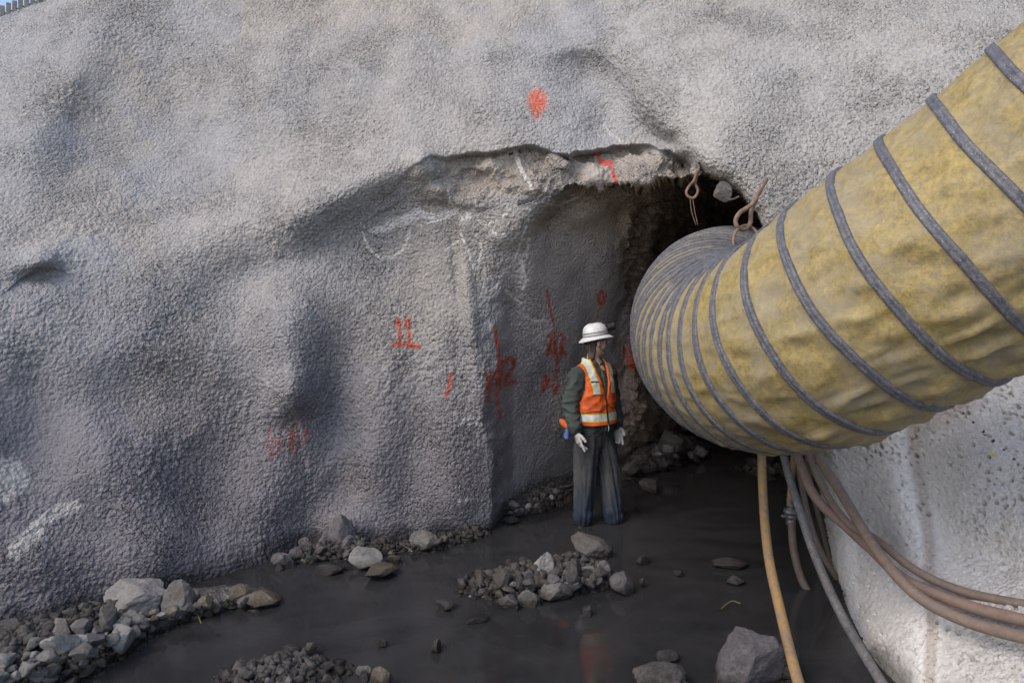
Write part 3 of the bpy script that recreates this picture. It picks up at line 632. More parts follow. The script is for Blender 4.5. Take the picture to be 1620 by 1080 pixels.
# ---------------------------------------------------------------- ventilation duct, hoses, eye bolts
def mat_duct():
    m, nt, b = new_mat('yellow_duct_fabric'); co = wcoord(nt)
    big = nz(nt, co, 3.2, 10, .72, .6); fine = nz(nt, co, 34, 10, .82)
    c = mixc(nt, ramp(nt, fine, [(.40, 0.), (.60, 1.)]), (.215, .16, .06), (.40, .305, .10))
    c = mixc(nt, ramp(nt, big, [(.42, 0.), (.66, .8)]), c, (.29, .255, .185))       # dust film
    sc = nd(nt, 'ShaderNodeMapping'); sc.inputs['Rotation'].default_value = (.5, .7, .3); sc.inputs['Scale'].default_value = (1, 6, 2); nt.links.new(co, sc.inputs[0])
    c = mixc(nt, ramp(nt, nz(nt, sc.outputs[0], 9, 8, .8, .3), [(.60, 0.), (.70, .75)]), c, (.62, .46, .10))   # rubbed bright scratches
    c = mixc(nt, ramp(nt, nz(nt, co, 8, 12, .84, .8), [(.54, 0.), (.66, .85)]), c, (.12, .10, .07))
    c = mixc(nt, ramp(nt, nz(nt, co, 14, 12, .84, .4), [(.57, 0.), (.66, .7)]), c, (.36, .34, .30))     # grime
    at_ = nd(nt, 'ShaderNodeVertexColor', layer_name='dirt')
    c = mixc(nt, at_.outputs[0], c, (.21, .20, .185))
    nt.links.new(c, b.inputs['Base Color']); b.inputs['Roughness'].default_value = .52
    w1 = nd(nt, 'ShaderNodeTexNoise', Scale=7, Detail=5, Roughness=.6); w1.noise_type = 'RIDGED_MULTIFRACTAL'; nt.links.new(co, w1.inputs['Vector'])
    ck = nd(nt, 'ShaderNodeTexBrick', Scale=95); nt.links.new(co, ck.inputs['Vector'])
    nt.links.new(bump(nt, nz(nt, co, 190, 2), .3, .003, bump(nt, fine, .5, .010, bump(nt, w1.outputs[0], .6, .020))), b.inputs['Normal']); return m
M_DUCT = mat_duct()
def mat_rib():
    m, nt, b = new_mat('black_rib_strip'); co = wcoord(nt)
    c = mixc(nt, ramp(nt, nz(nt, co, 30, 8, .8), [(.38, 0.), (.66, 1.)]), (.045, .05, .068), (.15, .15, .165))
    c = mixc(nt, ramp(nt, nz(nt, co, 110, 4, .8), [(.56, 0.), (.70, .8)]), c, (.42, .41, .40))
    nt.links.new(c, b.inputs['Base Color']); b.inputs['Roughness'].default_value = .6
    nt.links.new(bump(nt, nz(nt, co, 90, 4), .5, .004), b.inputs['Normal']); return m
M_RIB = mat_rib()
DR = .585
def build_duct():
    ctl = [(1300,445,9.5),(1245,448,8.0),(1195,454,6.9),(1158,463,6.1),(1138,478,5.5),(1130,503,5.05),(1138,532,4.66),(1166,551,4.30),(1214,552,3.97),(1288,526,3.60),(1355,486,3.40),(1430,440,3.22),(1515,390,3.06),(1610,328,2.92),(1730,248,2.73),(1950,100,2.45)]
    C = resample(catmull([at(*c) for c in ctl], 16), step=.012)
    s = np.arange(len(C))*.012
    # curve parameter of marks
    def s_at(px): # arc length where the projected centre is nearest, front part
        k = np.argmin([abs((c[0]/c[1]*F+CX)-px)+(0 if c[1] < 4.1 else 900) for c in C]); return s[k]
    T = np.gradient(C, axis=0); T /= np.linalg.norm(T, axis=1)[:, None]
    kk = 25
    Ts = np.stack([np.convolve(np.pad(T[:, j], kk, mode='edge'), np.ones(2*kk+1)/(2*kk+1), 'valid') for j in range(3)], 1); T = Ts/np.linalg.norm(Ts, axis=1)[:, None]
    up = np.array([0, 0, 1.]); N = up-T*(T@up)[:, None]; N /= np.linalg.norm(N, axis=1)[:, None]; B = np.cross(T, N)
    # rib positions: tight in the tunnel and the bend, wide on the stretched front run
    pos = []; x = 1.2; s_b = s_at(1228)
    while x < s[-1]-.05:
        pos.append(x)
        g = x-s_b
        x += float(np.interp(g, [-2.5, -1.4, -.9, -.3, 0, .35, .9, 1.5, 2.5], [.115, .11, .09, .105, .14, .215, .26, .28, .30]))*random.uniform(.92, 1.08)
    pos = np.array(pos)
    root = empty('ventilation_duct', C[len(C)//2]); tag(root, 'huge dirty yellow flexible ventilation duct with dark ribs bending into the tunnel mouth', 'duct')
    inv = -Vector(C[len(C)//2])
    # fabric
    seg = 220; step = 2; ids = np.arange(0, len(C), step); a = np.linspace(0, 2*np.pi, seg, endpoint=False)
    ss = s[ids]; j = np.clip(np.searchsorted(pos, ss)-1, 0, len(pos)-2); fr = np.clip((ss-pos[j])/(pos[j+1]-pos[j]), 0, 1); gap = pos[j+1]-pos[j]
    sag = -(np.sin(fr*np.pi)**.8)*gap*.045
    cosa, sina = np.cos(a), np.sin(a)
    V = C[ids][:, None]+(DR+sag)[:, None, None]*(cosa[None, :, None]*N[ids][:, None]+sina[None, :, None]*B[ids][:, None])
    V = V.reshape(-1, 3).astype(np.float32); nrm = (V-np.repeat(C[ids], seg, 0)); nrm /= np.linalg.norm(nrm, axis=1)[:, None]
    # wrinkles: long across the gap, fade at the ribs
    A2 = np.tile(a, len(ids)); S2 = np.repeat(ss, seg); e = np.repeat(np.sin(fr*np.pi), seg); gp = np.repeat(gap, seg); J = np.repeat(j, seg)
    q = np.stack([np.cos(A2)*2.2+J*3.7, np.sin(A2)*2.2, S2*1.6+A2*.0], 1)
    wr = noise3(q, 1.6, 3.)*.4+(1-np.abs(noise3(q, 2.2, 8.))*3.2).clip(-.3)*.4+(1-np.abs(noise3(V*np.array([1,1,.6]), 6., 18.))*3.4).clip(-.2)*.22+noise3(q, 7, 4.)*.14
    low = np.clip(-np.cos(A2), 0, 1)       # slack hangs under the tube
    V += nrm*((wr*.028*e*np.clip(gp/.2, .15, 1.2))*(1+low*1.2)+noise3(V, 1.4, 3.)*.010+noise3(V, 22, 3.)*.0022)[:, None]
    m = len(ids); idx = np.arange(m*seg).reshape(m, seg); nxt = np.roll(idx, -1, axis=1)
    Q = np.stack([idx[:-1], idx[1:], nxt[1:], nxt[:-1]], -1).reshape(-1, 4)
    me = mesh_np('fabric', V+np.array(inv), Q)
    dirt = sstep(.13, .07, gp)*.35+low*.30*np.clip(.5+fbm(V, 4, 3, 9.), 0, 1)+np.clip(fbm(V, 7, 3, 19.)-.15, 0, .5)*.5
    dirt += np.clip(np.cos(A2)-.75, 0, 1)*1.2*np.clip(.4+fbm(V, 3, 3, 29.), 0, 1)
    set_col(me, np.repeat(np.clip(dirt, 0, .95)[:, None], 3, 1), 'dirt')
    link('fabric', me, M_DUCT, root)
    # ribs, each its own band (double ridge)
    prof = [(-.022, -.010), (-.021, .001), (-.017, .006), (-.006, .007), (0, .003), (.006, .007), (.017, .006), (.021, .001), (.022, -.010)]
    sg = 128; aa = np.linspace(0, 2*np.pi, sg, endpoint=False)
    for p in pos:
        k = int(round(p/.012)); k = min(k, len(C)-1); c, t, n_, b_ = C[k], T[k], N[k], B[k]
        ctr = c+np.array(inv); rows = []; g_ = np.interp(p-s_b, [-1.3, -.2], [.34, 1.0])
        wob = np.array([random.uniform(-1, 1)*.014, random.uniform(-1, 1)*.014]); ph = random.uniform(0, 6)
        for (u, v) in prof:
            rad = DR+v+.003+.004*g_+.002*np.sin(5*aa+ph)
            off = u*g_+wob[0]*np.sin(aa+ph)+wob[1]*np.sin(2*aa+ph*2)+.003*np.sin(7*aa+ph*3)
            rows.append(ctr+rad[:, None]*(np.cos(aa)[:, None]*n_+np.sin(aa)[:, None]*b_)+off[:, None]*t)
        V = np.vstack(rows); h = len(prof); idx = np.arange(h*sg).reshape(h, sg); nxt = np.roll(idx, -1, axis=1)
        Q = np.stack([idx[:-1], idx[1:], nxt[1:], nxt[:-1]], -1).reshape(-1, 4)
        me = mesh_np('rib', V, Q); link('rib', me, M_RIB, root)
    print('ribs', len(pos))
build_duct()

def hose_mat(name, c1, c2, c3, amt=.5):
    m, nt, b = new_mat(name); co = wcoord(nt)
    c = mixc(nt, ramp(nt, nz(nt, co, 16, 12, .85, .6), [(.40, 0.), (.62, 1.)]), c1, c2)
    c = mixc(nt, ramp(nt, nz(nt, co, 40, 8, .8, .5), [(.56, 0.), (.64, amt)]), c, c3)
    c = mixc(nt, ramp(nt, nz(nt, co, 7, 8, .75, .6), [(.46, 0.), (.66, .75)]), c, (.13, .11, .10))
    c = mixc(nt, ramp(nt, nz(nt, co, 60, 6, .8), [(.58, 0.), (.68, .6)]), c, (.33, .30, .27))
    nt.links.new(c, b.inputs['Base Color']); b.inputs['Roughness'].default_value = .7
    nt.links.new(bump(nt, nz(nt, co, 70, 4), .35, .003), b.inputs['Normal']); return m
H_YEL = hose_mat('yellow_hose_rubber', (.34, .20, .055), (.20, .14, .10), (.46, .28, .06), .6)
H_PINK = hose_mat('dusty_red_hose_rubber', (.17, .12, .10), (.24, .165, .125), (.36, .06, .06), .65)
H_TAN = hose_mat('dusty_tan_hose_rubber', (.22, .16, .12), (.15, .11, .095), (.36, .24, .10), .55)
H_GREY = hose_mat('grey_hose_rubber', (.17, .17, .175), (.05, .055, .065), (.32, .31, .29), .7)
H_DARK = hose_mat('dark_hose_rubber', (.075, .06, .05), (.12, .09, .07), (.18, .11, .05), .4)
def hose(name, pts, wpx, mat, label, cat='hose'):
    P = [at(*p) for p in pts]; d = np.mean([p[2] for p in pts if 700 < p[1] < 1080]); r = wpx*d/F/2
    o = tube(name, P, r, mat, seg=20, n=14); 
    # fine waviness so that the rubber is not a perfect sweep
    tag(o, label, cat); return o
hose('hose', [(1206,560,4.9),(1205,640,4.8),(1205,718,4.7),(1208,800,4.55),(1216,880,4.2),(1233,960,3.85),(1262,1075,3.42),(1300,1180,3.05)], 15, H_YEL, 'yellow hose hanging straight from the duct into the foreground water, leftmost of the hoses')
hose('hose', [(1236,600,4.9),(1236,690,4.75),(1245,740,4.65),(1263,800,4.5),(1290,880,4.3),(1330,970,4.0),(1378,1052,3.62),(1440,1150,3.2)], 14, H_GREY, 'grey scuffed hose sweeping down to the right along the wall edge')
hose('hose', [(1262,640,5.0),(1256,720,4.95),(1251,770,4.9),(1249,800,4.9)], 9, H_YEL, 'short thin yellow hose running down into the metal coupling')
hose('hose', [(1252,826,4.88),(1256,870,4.85),(1268,915,4.8),(1288,948,4.75),(1308,960,4.75),(1330,955,4.8),(1350,935,4.9)], 12, H_DARK, 'brown hose looping up out of the water below the metal coupling')
hose('hose', [(1258,660,4.95),(1264,740,4.85),(1280,820,4.8),(1300,875,4.75),(1325,915,4.75)], 9, H_DARK, 'thin dark hose hanging directly behind the grey scuffed hose')
hose('hose', [(1272,680,5.1),(1284,770,5.0),(1302,840,4.95),(1318,895,4.95),(1340,930,4.95)], 8, H_DARK, 'thin dark hose hanging closest against the corner of the right wall')
hose('hose', [(1235,640,4.85),(1262,722,4.62),(1290,786,4.45),(1340,834,4.28),(1378,868,4.05),(1425,912,3.80),(1478,938,3.66),(1545,962,3.50),(1640,985,3.28),(1750,1005,3.1)], 17, H_PINK, 'dusty red-flecked hose lying between the two tan ones on the right wall')
hose('hose', [(1262,640,4.80),(1280,722,4.62),(1308,782,4.45),(1345,830,4.22),(1385,852,4.06),(1440,896,3.86),(1498,926,3.73),(1560,944,3.60),(1640,958,3.42),(1750,970,3.2)], 13, H_TAN, 'thinnest tan hose of the bundle, uppermost across the right wall')
hose('hose', [(1268,630,4.72),(1292,716,4.50),(1330,778,4.28),(1370,845,4.00),(1410,900,3.76),(1452,942,3.60),(1500,970,3.48),(1560,992,3.34),(1640,1012,3.15),(1750,1035,2.95)], 18, H_TAN, 'thickest tan hose of the bundle, lowest across the right wall')
# coupling between the two brown hoses
M_STEEL = simple('dull_coupling_metal', (.10, .10, .10), (.22, .21, .20), 40, .5, .4, .003, .5)
def coupling():
    p = at(1251, 812, 4.89); root = empty('hose_coupling', p); tag(root, 'grey metal claw coupling joining the thin yellow hose to the brown loop', 'coupling')
    def lathe(name, prof, dx=0):
        sg = 24; V = []; Q = []
        for (r, z) in prof:
            for k in range(sg): a = k*2*math.pi/sg; V.append((r*math.cos(a)+dx, r*math.sin(a), z))
        for i in range(len(prof)-1):
            for k in range(sg): Q.append((i*sg+k, i*sg+(k+1) % sg, (i+1)*sg+(k+1) % sg, (i+1)*sg+k))
        me = bpy.data.meshes.new(name); me.from_pydata(V, [], Q+[tuple(range(sg))[::-1], tuple(range((len(prof)-1)*sg, len(prof)*sg))]); me.update()
        return link(name, me, M_STEEL, root)
    lathe('collar', [(.026, .075), (.030, .07), (.030, .052), (.026, .05), (.026, .035), (.046, .03), (.050, .012), (.044, .0)])
    lathe('sleeve', [(.042, -.002), (.046, -.012), (.046, -.028), (.034, -.034), (.030, -.04), (.034, -.045), (.034, -.072), (.028, -.078)])
    tube('lug', [(-.035, -.02, -.005), (-.06, -.025, -.012), (-.075, -.02, -.004)], .011, M_STEEL, root, 10, 4)
    tube('lug', [(.035, -.01, -.008), (.055, -.015, .004), (.062, -.012, .014)], .010, M_STEEL, root, 10, 4)
coupling()
M_RUST = simple('rusty_bar', (.16, .10, .07), (.26, .18, .135), 30, .75, .5, .003, .2)
def bolt_left():
    root = empty('eye_bolt', at(1106, 258, 5.42)); tag(root, 'slim rusty teardrop eye bolt hanging from the lip with thin tie wires', 'eye bolt')
    i = -root.location; d = 5.36
    pts = [(1107,250,d+.15),(1105,268,d),(1101,284,d),(1100,291,d),(1103,297,d),(1104,304,d),(1100,311,d),(1095,313.5,d),(1088,310,d),(1086,303,d),(1090,295,d),(1097,287,d-.02),(1100,280,d-.03),(1103,270,d-.03)]
    tube('bar', [at(*p)+i for p in pts], .011, M_RUST, root, 12, 8)
    for k, xx in ((0, (1092,1094,1101)), (1, (1096,1099,1104))):
        tube('wire', [at(xx[0],314,d)+i, at(xx[1],334,d-.02)+i, at(xx[2],356,d-.05)+i], .0025, M_RUST, root, 6, 6)
def bolt_right():
    root = empty('eye_bolt', at(1207, 293, 5.0)); tag(root, 'thick rusty bent eye bolt sticking out of the right wall above the duct', 'eye bolt')
    i = -root.location; d = 4.86
    pts = [(1212,284,d+.16),(1207,293,d),(1198,309,d-.02),(1190,323,d-.03),(1180,330,d-.03),(1170,337,d-.03),(1164,348,d-.03),(1166,358,d-.03),(1174,363,d),(1182,360,d+.02),(1187,352,d+.02),(1188,338,d+.02),(1191,326,d+.03),(1197,314,d+.03)]
    tube('bar', [at(*p)+i for p in pts], .016, M_RUST, root, 14, 8)
    root2 = empty('hanger_ring', at(1180, 358, 4.84)); tag(root2, 'thin rusty hanger ring linked through the thick eye bolt, holding the duct', 'ring'); j = -root2.location
    tube('ring', [at(*p)+j for p in [(1162,398,d-.12),(1160,382,d-.10),(1163,368,d-.06),(1174,358,d),(1186,358,d+.03),(1196,366,d+.02),(1204,378,d-.05),(1208,398,d-.1)]], .011, M_RUST, root2, 12, 8)
    root3 = empty('wire_stub', at(1160, 315, 5.0)); 
bolt_left(); bolt_right()
tag(stone('rock_lump', *at(1141, 306, 5.28), .075, .07, .082, (.3, .2, .5), M_GREY, 5, 4), 'ragged grey lump of rock stuck under the lip between the two eye bolts', 'rock')
tag(tube('rebar_stub', [at(1151,316,5.2), at(1160,315,5.1), at(1169,311,5.02)], .007, M_STEEL, None, 8, 5), 'short pale bar end sticking out beside the ragged rock lump', 'rebar')
bpy.data.objects.remove(bpy.data.objects['wire_stub'])
# ---------------------------------------------------------------- grass stems, board fence far up on the crest
M_STRAW = simple('yellow_stem', (.14, .12, .03), (.20, .17, .045), 30, .6)
for pts, lb in [([(310,962),(313,972),(318,985)][::1], 'yellow grass stem bent over the water at the end of the left bank'), ([(505,1078),(512,1058),(520,1048)], 'yellow grass stem leaning over the bottom gravel bar'),
                ([(1141,962),(1152,953),(1160,950),(1171,954)], 'thin grass stem floating in the dark water left of the yellow hose')]:
    P = [atz(x, y, .02+.03*k/len(pts)) for k, (x, y) in enumerate(pts)]
    tag(tube('grass_stem', P, .0028, M_STRAW, None, 6, 6), lb, 'grass stem')
M_BOARD = simple('weathered_board', (.13, .125, .12), (.24, .23, .22), 18, .8)
def fence():
    root = empty('board_fence', at(30, 10, 12)); tag(root, 'grey upright board fence on the crest in the top left corner', 'fence'); i = -root.location
    A = at(-60, 46, 12.0); Bp = at(130, -24, 12.6); n = 20
    for k in range(n):
        t = (k+.5)/n; c = A.lerp(Bp, t)+i; d = (Bp-A)/n*.62/2; d.z *= 1
        bm = bmesh.new(); bmesh.ops.create_cube(bm, size=1)
        L = d.length*2; ang = math.atan2(d.y, d.x)
        h = .205+random.uniform(-.01, .01)
        bm.transform(Matrix.Translation(c+Vector((0, 0, h/2-.05)))@Matrix.Rotation(ang, 4, 'Z')@Matrix.Rotation(random.uniform(-.03, .03), 4, 'Y')@Matrix.Diagonal((L, .03, h, 1)))
        me = bpy.data.meshes.new('board'); bm.to_mesh(me); bm.free(); link('board', me, M_BOARD, root, smooth=False)
    tube('rail', [A+i+Vector((0, .05, .03)), Bp+i+Vector((0, .05, .03))], .012, M_BOARD, root, 8)
fence()

def wire_mesh():
    V = []; Q = []; n = 0
    def wire(pts, r=.0035):
        nonlocal n
        for a, b in zip(pts[:-1], pts[1:]):
            a = np.array(a); b = np.array(b); t = b-a; L = np.linalg.norm(t)
            if L > .35 or L < 1e-4: continue
            t /= L; u = np.cross(t, [.3, .9, .2]); u /= np.linalg.norm(u); w = np.cross(t, u)
            for e in (a-t*.004, b+t*.004):
                for k in range(5): g = k*2*np.pi/5; V.append(e+r*(np.cos(g)*u+np.sin(g)*w))
            for k in range(5): Q.append((n+k, n+(k+1) % 5, n+5+(k+1) % 5, n+5+k))
            n += 10
    r = random.Random(5)
    for k in range(17):
        x0 = 990+k*8.5; wire([surf(x0+r.uniform(-1.5, 1.5)+(y-330)*.02, y, .035+.02*math.sin(y*.09+k)) for y in range(318+max(0, 6-k)*3, 500, 9)])
    for k in range(19):
        y0 = 322+k*9.5; wire([surf(x, y0+r.uniform(-1.5, 1.5)-(x-990)*.12, .035+.02*math.sin(x*.1+k)) for x in range(985+max(0, 3-k)*5, 1128, 8)])
    me = mesh_np('wire_mesh', np.array(V), np.array(Q)); tag(link('wire_mesh', me, M_RUST), 'rusty square wire mesh bulging off the broken rock just inside the tunnel mouth', 'wire mesh')
wire_mesh()
# ---------------------------------------------------------------- the worker: distance-field modelling, meshed by surface nets
class Field:
    def __init__(s, lo, hi, h):
        s.h = h; s.lo = np.array(lo, dtype=np.float32); s.n = np.ceil((np.array(hi)-np.array(lo))/h).astype(int)+1
        ax = [s.lo[k]+np.arange(s.n[k], dtype=np.float32)*h for k in range(3)]
        s.X, s.Y, s.Z = np.meshgrid(*ax, indexing='ij'); s.D = np.full(s.X.shape, 1.0, dtype=np.float32)
    def pts(s): return np.stack([s.X.ravel(), s.Y.ravel(), s.Z.ravel()], 1)
    def win(s, c, r):
        a = np.maximum(((np.array(c)-r-s.lo)/s.h).astype(int), 0); b = np.minimum(((np.array(c)+r-s.lo)/s.h).astype(int)+2, s.n)
        return tuple(slice(a[k], max(b[k], a[k]+1)) for k in range(3))
    def add(s, w, d, k):
        cur = s.D[w]
        if k > 0:
            hh = np.clip(.5+.5*(cur-d)/k, 0, 1); s.D[w] = cur*(1-hh)+d*hh-k*hh*(1-hh)
        else: s.D[w] = np.minimum(cur, d)
    def cone(s, a, b, ra, rb, k=.02, sub=False):
        a = np.array(a, dtype=np.float32); b = np.array(b, dtype=np.float32)
        w = s.win((a+b)/2, np.abs(b-a)/2+max(ra, rb)+.06); X, Y, Z = s.X[w], s.Y[w], s.Z[w]
        ab = b-a; t = np.clip(((X-a[0])*ab[0]+(Y-a[1])*ab[1]+(Z-a[2])*ab[2])/max((ab@ab), 1e-9), 0, 1)
        d = np.sqrt((X-a[0]-t*ab[0])**2+(Y-a[1]-t*ab[1])**2+(Z-a[2]-t*ab[2])**2)-(ra+(rb-ra)*t)
        if sub: s.D[w] = np.maximum(s.D[w], -d)
        else: s.add(w, d, k)
    def ell(s, c, r, k=.02, rot=None, sub=False):
        c = np.array(c, dtype=np.float32); r = np.array(r, dtype=np.float32)
        w = s.win(c, np.full(3, r.max()+.06)); X, Y, Z = s.X[w]-c[0], s.Y[w]-c[1], s.Z[w]-c[2]
        if rot is not None:
            R = np.array(rot); X, Y, Z = [R[j, 0]*X+R[j, 1]*Y+R[j, 2]*Z for j in range(3)]
        q = np.sqrt((X/r[0])**2+(Y/r[1])**2+(Z/r[2])**2); q2 = np.sqrt((X/r[0]**2)**2+(Y/r[1]**2)**2+(Z/r[2]**2)**2)+1e-6
        d = q*(q-1)/q2
        if sub: s.D[w] = np.maximum(s.D[w], -d)
        else: s.add(w, d, k)
    def stack(s, rows, k=.02, p=2.0, fold=None):
        """rows: z, cx, cy, rx, ry (z rising)"""
        r = np.array(rows); z0, z1 = r[0, 0], r[-1, 0]
        zi = [int(max((z0-.05-s.lo[2])/s.h, 0)), int(min((z1+.05-s.lo[2])/s.h+2, s.n[2]))]
        w = (slice(None), slice(None), slice(*zi)); X, Y, Z = s.X[w], s.Y[w], s.Z[w]
        g = lambda j: np.interp(np.clip(Z, z0, z1), r[:, 0], r[:, j])
        cx, cy, rx, ry = g(1), g(2), g(3), g(4)
        u, v = (X-cx)/rx, (Y-cy)/ry; q = (np.abs(u)**p+np.abs(v)**p)**(1/p)
        d = (q-1)*np.minimum(rx, ry)
        if fold is not None: d = d+fold(X-cx, Y-cy, Z)
        d = np.maximum(d, np.maximum(z0-Z, Z-z1)); s.add(w, d.astype(np.float32), k)
    def mesh(s, name):
        D = s.D; S = D < 0; nx, ny, nz_ = D.shape
        c = [S[dx:nx-1+dx, dy:ny-1+dy, dz:nz_-1+dz] for dx in (0, 1) for dy in (0, 1) for dz in (0, 1)]
        tot = sum(k.astype(np.int8) for k in c); act = (tot > 0) & (tot < 8)
        ids = -np.ones(act.shape, dtype=np.int64); I = np.argwhere(act); ids[act] = np.arange(len(I))
        acc = np.zeros((len(I), 3)); cnt = np.zeros(len(I))
        cor = [(dx, dy, dz) for dx in (0, 1) for dy in (0, 1) for dz in (0, 1)]
        vals = {k: D[I[:, 0]+k[0], I[:, 1]+k[1], I[:, 2]+k[2]] for k in cor}
        for a in cor:
            for ax in range(3):
                if a[ax] == 0:
                    b = list(a); b[ax] = 1; b = tuple(b); va, vb = vals[a], vals[b]; m = (va < 0) != (vb < 0)
                    t = np.where(m, va/np.where(m, va-vb, 1), 0); p = np.array(a)[None]*1.0+np.zeros((len(I), 3)); p[:, ax] = t
                    acc += p*m[:, None]; cnt += m
        V = s.lo+(I+acc/cnt[:, None])*s.h; Q = []
        for ax in range(3):
            sl0 = [slice(1, -1)]*3; sl0[ax] = slice(0, -1); sl1 = list(sl0); sl1[ax] = slice(1, None)
            A = S[tuple(sl0)]; B = S[tuple(sl1)]; ch = np.argwhere(A != B); off = np.ones(3, dtype=int); off[ax] = 0; e = ch+off
            u, v = [(1, 2), (2, 0), (0, 1)][ax]; du = np.zeros(3, dtype=int); dv = du.copy(); du[u] = 1; dv[v] = 1
            q = np.stack([ids[tuple((e-du-dv).T)], ids[tuple((e-dv).T)], ids[tuple(e.T)], ids[tuple((e-du).T)]], 1)
            inside = A[tuple(ch.T)]; q[~inside] = q[~inside][:, ::-1]; Q.append(q)
        Q = np.vstack(Q); Q = Q[(Q >= 0).all(1)]
        me = mesh_np(name, V, Q); return me
def normals_of(me):
    n = np.zeros(len(me.vertices)*3, dtype=np.float32); me.vertices.foreach_get('normal', n); return n.reshape(-1, 3)
def verts_of(me):
    n = np.zeros(len(me.vertices)*3, dtype=np.float32); me.vertices.foreach_get('co', n); return n.reshape(-1, 3)
def set_verts(me, V): me.vertices.foreach_set('co', np.ascontiguousarray(V, dtype=np.float32).ravel()); me.update()
def cloth_mat(name, c1, c2, rough=.85, scale=30, bs=.4):
    m, nt, b = new_mat(name); co = ocoord(nt)
    c = mixc(nt, ramp(nt, nz(nt, co, scale*.4, 6, .7), [(.35, 0.), (.65, 1.)]), c1, c2); nt.links.new(c, b.inputs['Base Color'])
    b.inputs['Roughness'].default_value = rough; nt.links.new(bump(nt, nz(nt, co, scale*6, 3), bs, .002, bump(nt, nz(nt, co, scale*.8, 4, .6, .6), .3, .01)), b.inputs['Normal']); return m
def build_person():
    yaw = R_(36); cy_, sy_ = math.cos(yaw), math.sin(yaw)
    p0 = at(940, 825, 6.13); p0.z = 0
    # body frame: x = his left, -y = the way his chest faces, z up
    SH = {-1: (-.188, .01, 1.325), 1: (.188, .01, 1.315)}
    EL = {-1: (-.262, .03, 1.085), 1: (.265, .045, 1.08)}
    WR = {-1: (-.262, -.055, .845), 1: (.262, -.03, .835)}
    def hand(f, sgn, inf=0.0, k=.006):
        w = np.array(WR[sgn]); e = np.array(EL[sgn]); d = (w-e)/np.linalg.norm(w-e); d = d*.55+np.array([.10*(-sgn), -.30, -.80])*.6; d /= np.linalg.norm(d)
        side = np.array([0.25*sgn, -1.0, 0.]); side -= d*(side@d); side /= np.linalg.norm(side); nrm = np.cross(d, side)*sgn     # side: towards the thumb
        if nrm@np.array([-sgn, 0, 0]) < 0: nrm = -nrm        # palm looks at the thigh
        P = lambda a, b, c: w+d*a+side*b+nrm*c
        f.cone(w-d*.03, P(.02, 0, 0), .026+inf, .027+inf, .012)
        for b0 in (-.026, -.009, .009, .026): f.cone(P(.022, b0*.7, 0), P(.088, b0*1.05, .004), .0145+inf, .0125+inf, .012)
        L = {-.027: (.030, .019, .016), -.0095: (.038, .024, .018), .0095: (.042, .026, .018), .0275: (.040, .024, .018)}
        curl = {-.027: 1.15, -.0095: 1.0, .0095: .80, .0275: .12}
        for b0, ls in L.items():
            q = P(.090, b0, .004); ang = .15*curl[b0]+.1
            for j, l in enumerate(ls):
                ang += curl[b0]*(.42 if j else .18); dd = d*math.cos(ang)+nrm*math.sin(ang)+side*(b0*.9); dd /= np.linalg.norm(dd)
                q2 = q+dd*l; f.cone(q, q2, .0092-.0008*j+inf, .0084-.0008*j+inf, .0035); q = q2
        q = P(.028, .026, .006)
        for j, (l, dv) in enumerate([(.036, (.62, .72, .25)), (.028, (.86, .42, .30)), (.022, (.95, .15, .35))]):
            dd = d*dv[0]+side*dv[1]+nrm*dv[2]; q2 = q+dd/np.linalg.norm(dd)*l; f.cone(q, q2, .0125-.0012*j+inf, .0112-.0012*j+inf, .005); q = q2
    # ---- head frame: looks towards the right of the picture
    hy = R_(72); fw = np.array([math.sin(hy), -math.cos(hy), -.10]); fw /= np.linalg.norm(fw)
    zu = np.array([0, 0, 1.]); lf = np.cross(zu, fw); lf /= np.linalg.norm(lf); up = np.cross(fw, lf); up /= np.linalg.norm(up)
    HC = np.array([.012, -.012, 1.615])
    H = lambda a, b, c: HC+fw*a+lf*b+up*c        # forward, his left, up
    Rm = np.stack([fw, lf, up])
    f = Field((-.42, -.30, -.16), (.42, .28, 1.80), .0075)
    f.stack([(.76, 0, .01, .12, .09), (.86, 0, .01, .165, .11), (1.0, 0, 0, .145, .10), (1.2, 0, 0, .165, .115), (1.33, 0, .0, .17, .105), (1.42, 0, .01, .10, .075), (1.45, 0, .01, .06, .06)], .03)
    for s_ in (-1, 1):
        f.cone((.06*s_, .01, 1.41), SH[s_], .05, .062, .03); f.cone(SH[s_], EL[s_], .052, .042, .02); f.cone(EL[s_], WR[s_], .041, .027, .015); hand(f, s_)
    LEG = {-1: ((-.09, .01, .86), (-.112, .0, .44), (-.118, .035, -.02)), 1: ((.09, .01, .86), (.124, -.055, .44), (.140, -.085, -.02))}
    for s_, (a, b, c) in LEG.items():
        f.cone(a, b, .088, .058, .04); f.cone(b, (b[0], b[1], .30), .056, .056, .02); f.cone((b[0], b[1], .32), c, .056, .038, .02)
        f.ell((c[0]+.01*s_, c[1]-.02, -.065), (.040, .06, .03), .02)
    f.cone((0, .015, 1.40), H(-.02, 0, -.06), .058, .056, .02)
    f.ell(H(-.012, 0, .04), (.095, .077, .092), .02, Rm); f.ell(H(.022, 0, -.035), (.066, .058, .082), .03, Rm)     # skull, face
    f.cone(H(.052, 0, -.088), H(.06, 0, -.092), .024, .022, .02); f.cone(H(.0, .045, -.06), H(.05, .015, -.092), .018, .018, .02); f.cone(H(.0, -.045, -.06), H(.05, -.015, -.092), .018, .018, .02)
    f.cone(H(.082, 0, .012), H(.106, 0, -.028), .009, .013, .010); f.cone(H(.098, .010, -.030), H(.098, -.010, -.030), .009, .009, .006)   # nose
    f.cone(H(.074, .038, .022), H(.083, 0, .02), .011, .010, .01); f.cone(H(.074, -.038, .022), H(.083, 0, .02), .011, .010, .01)           # brow
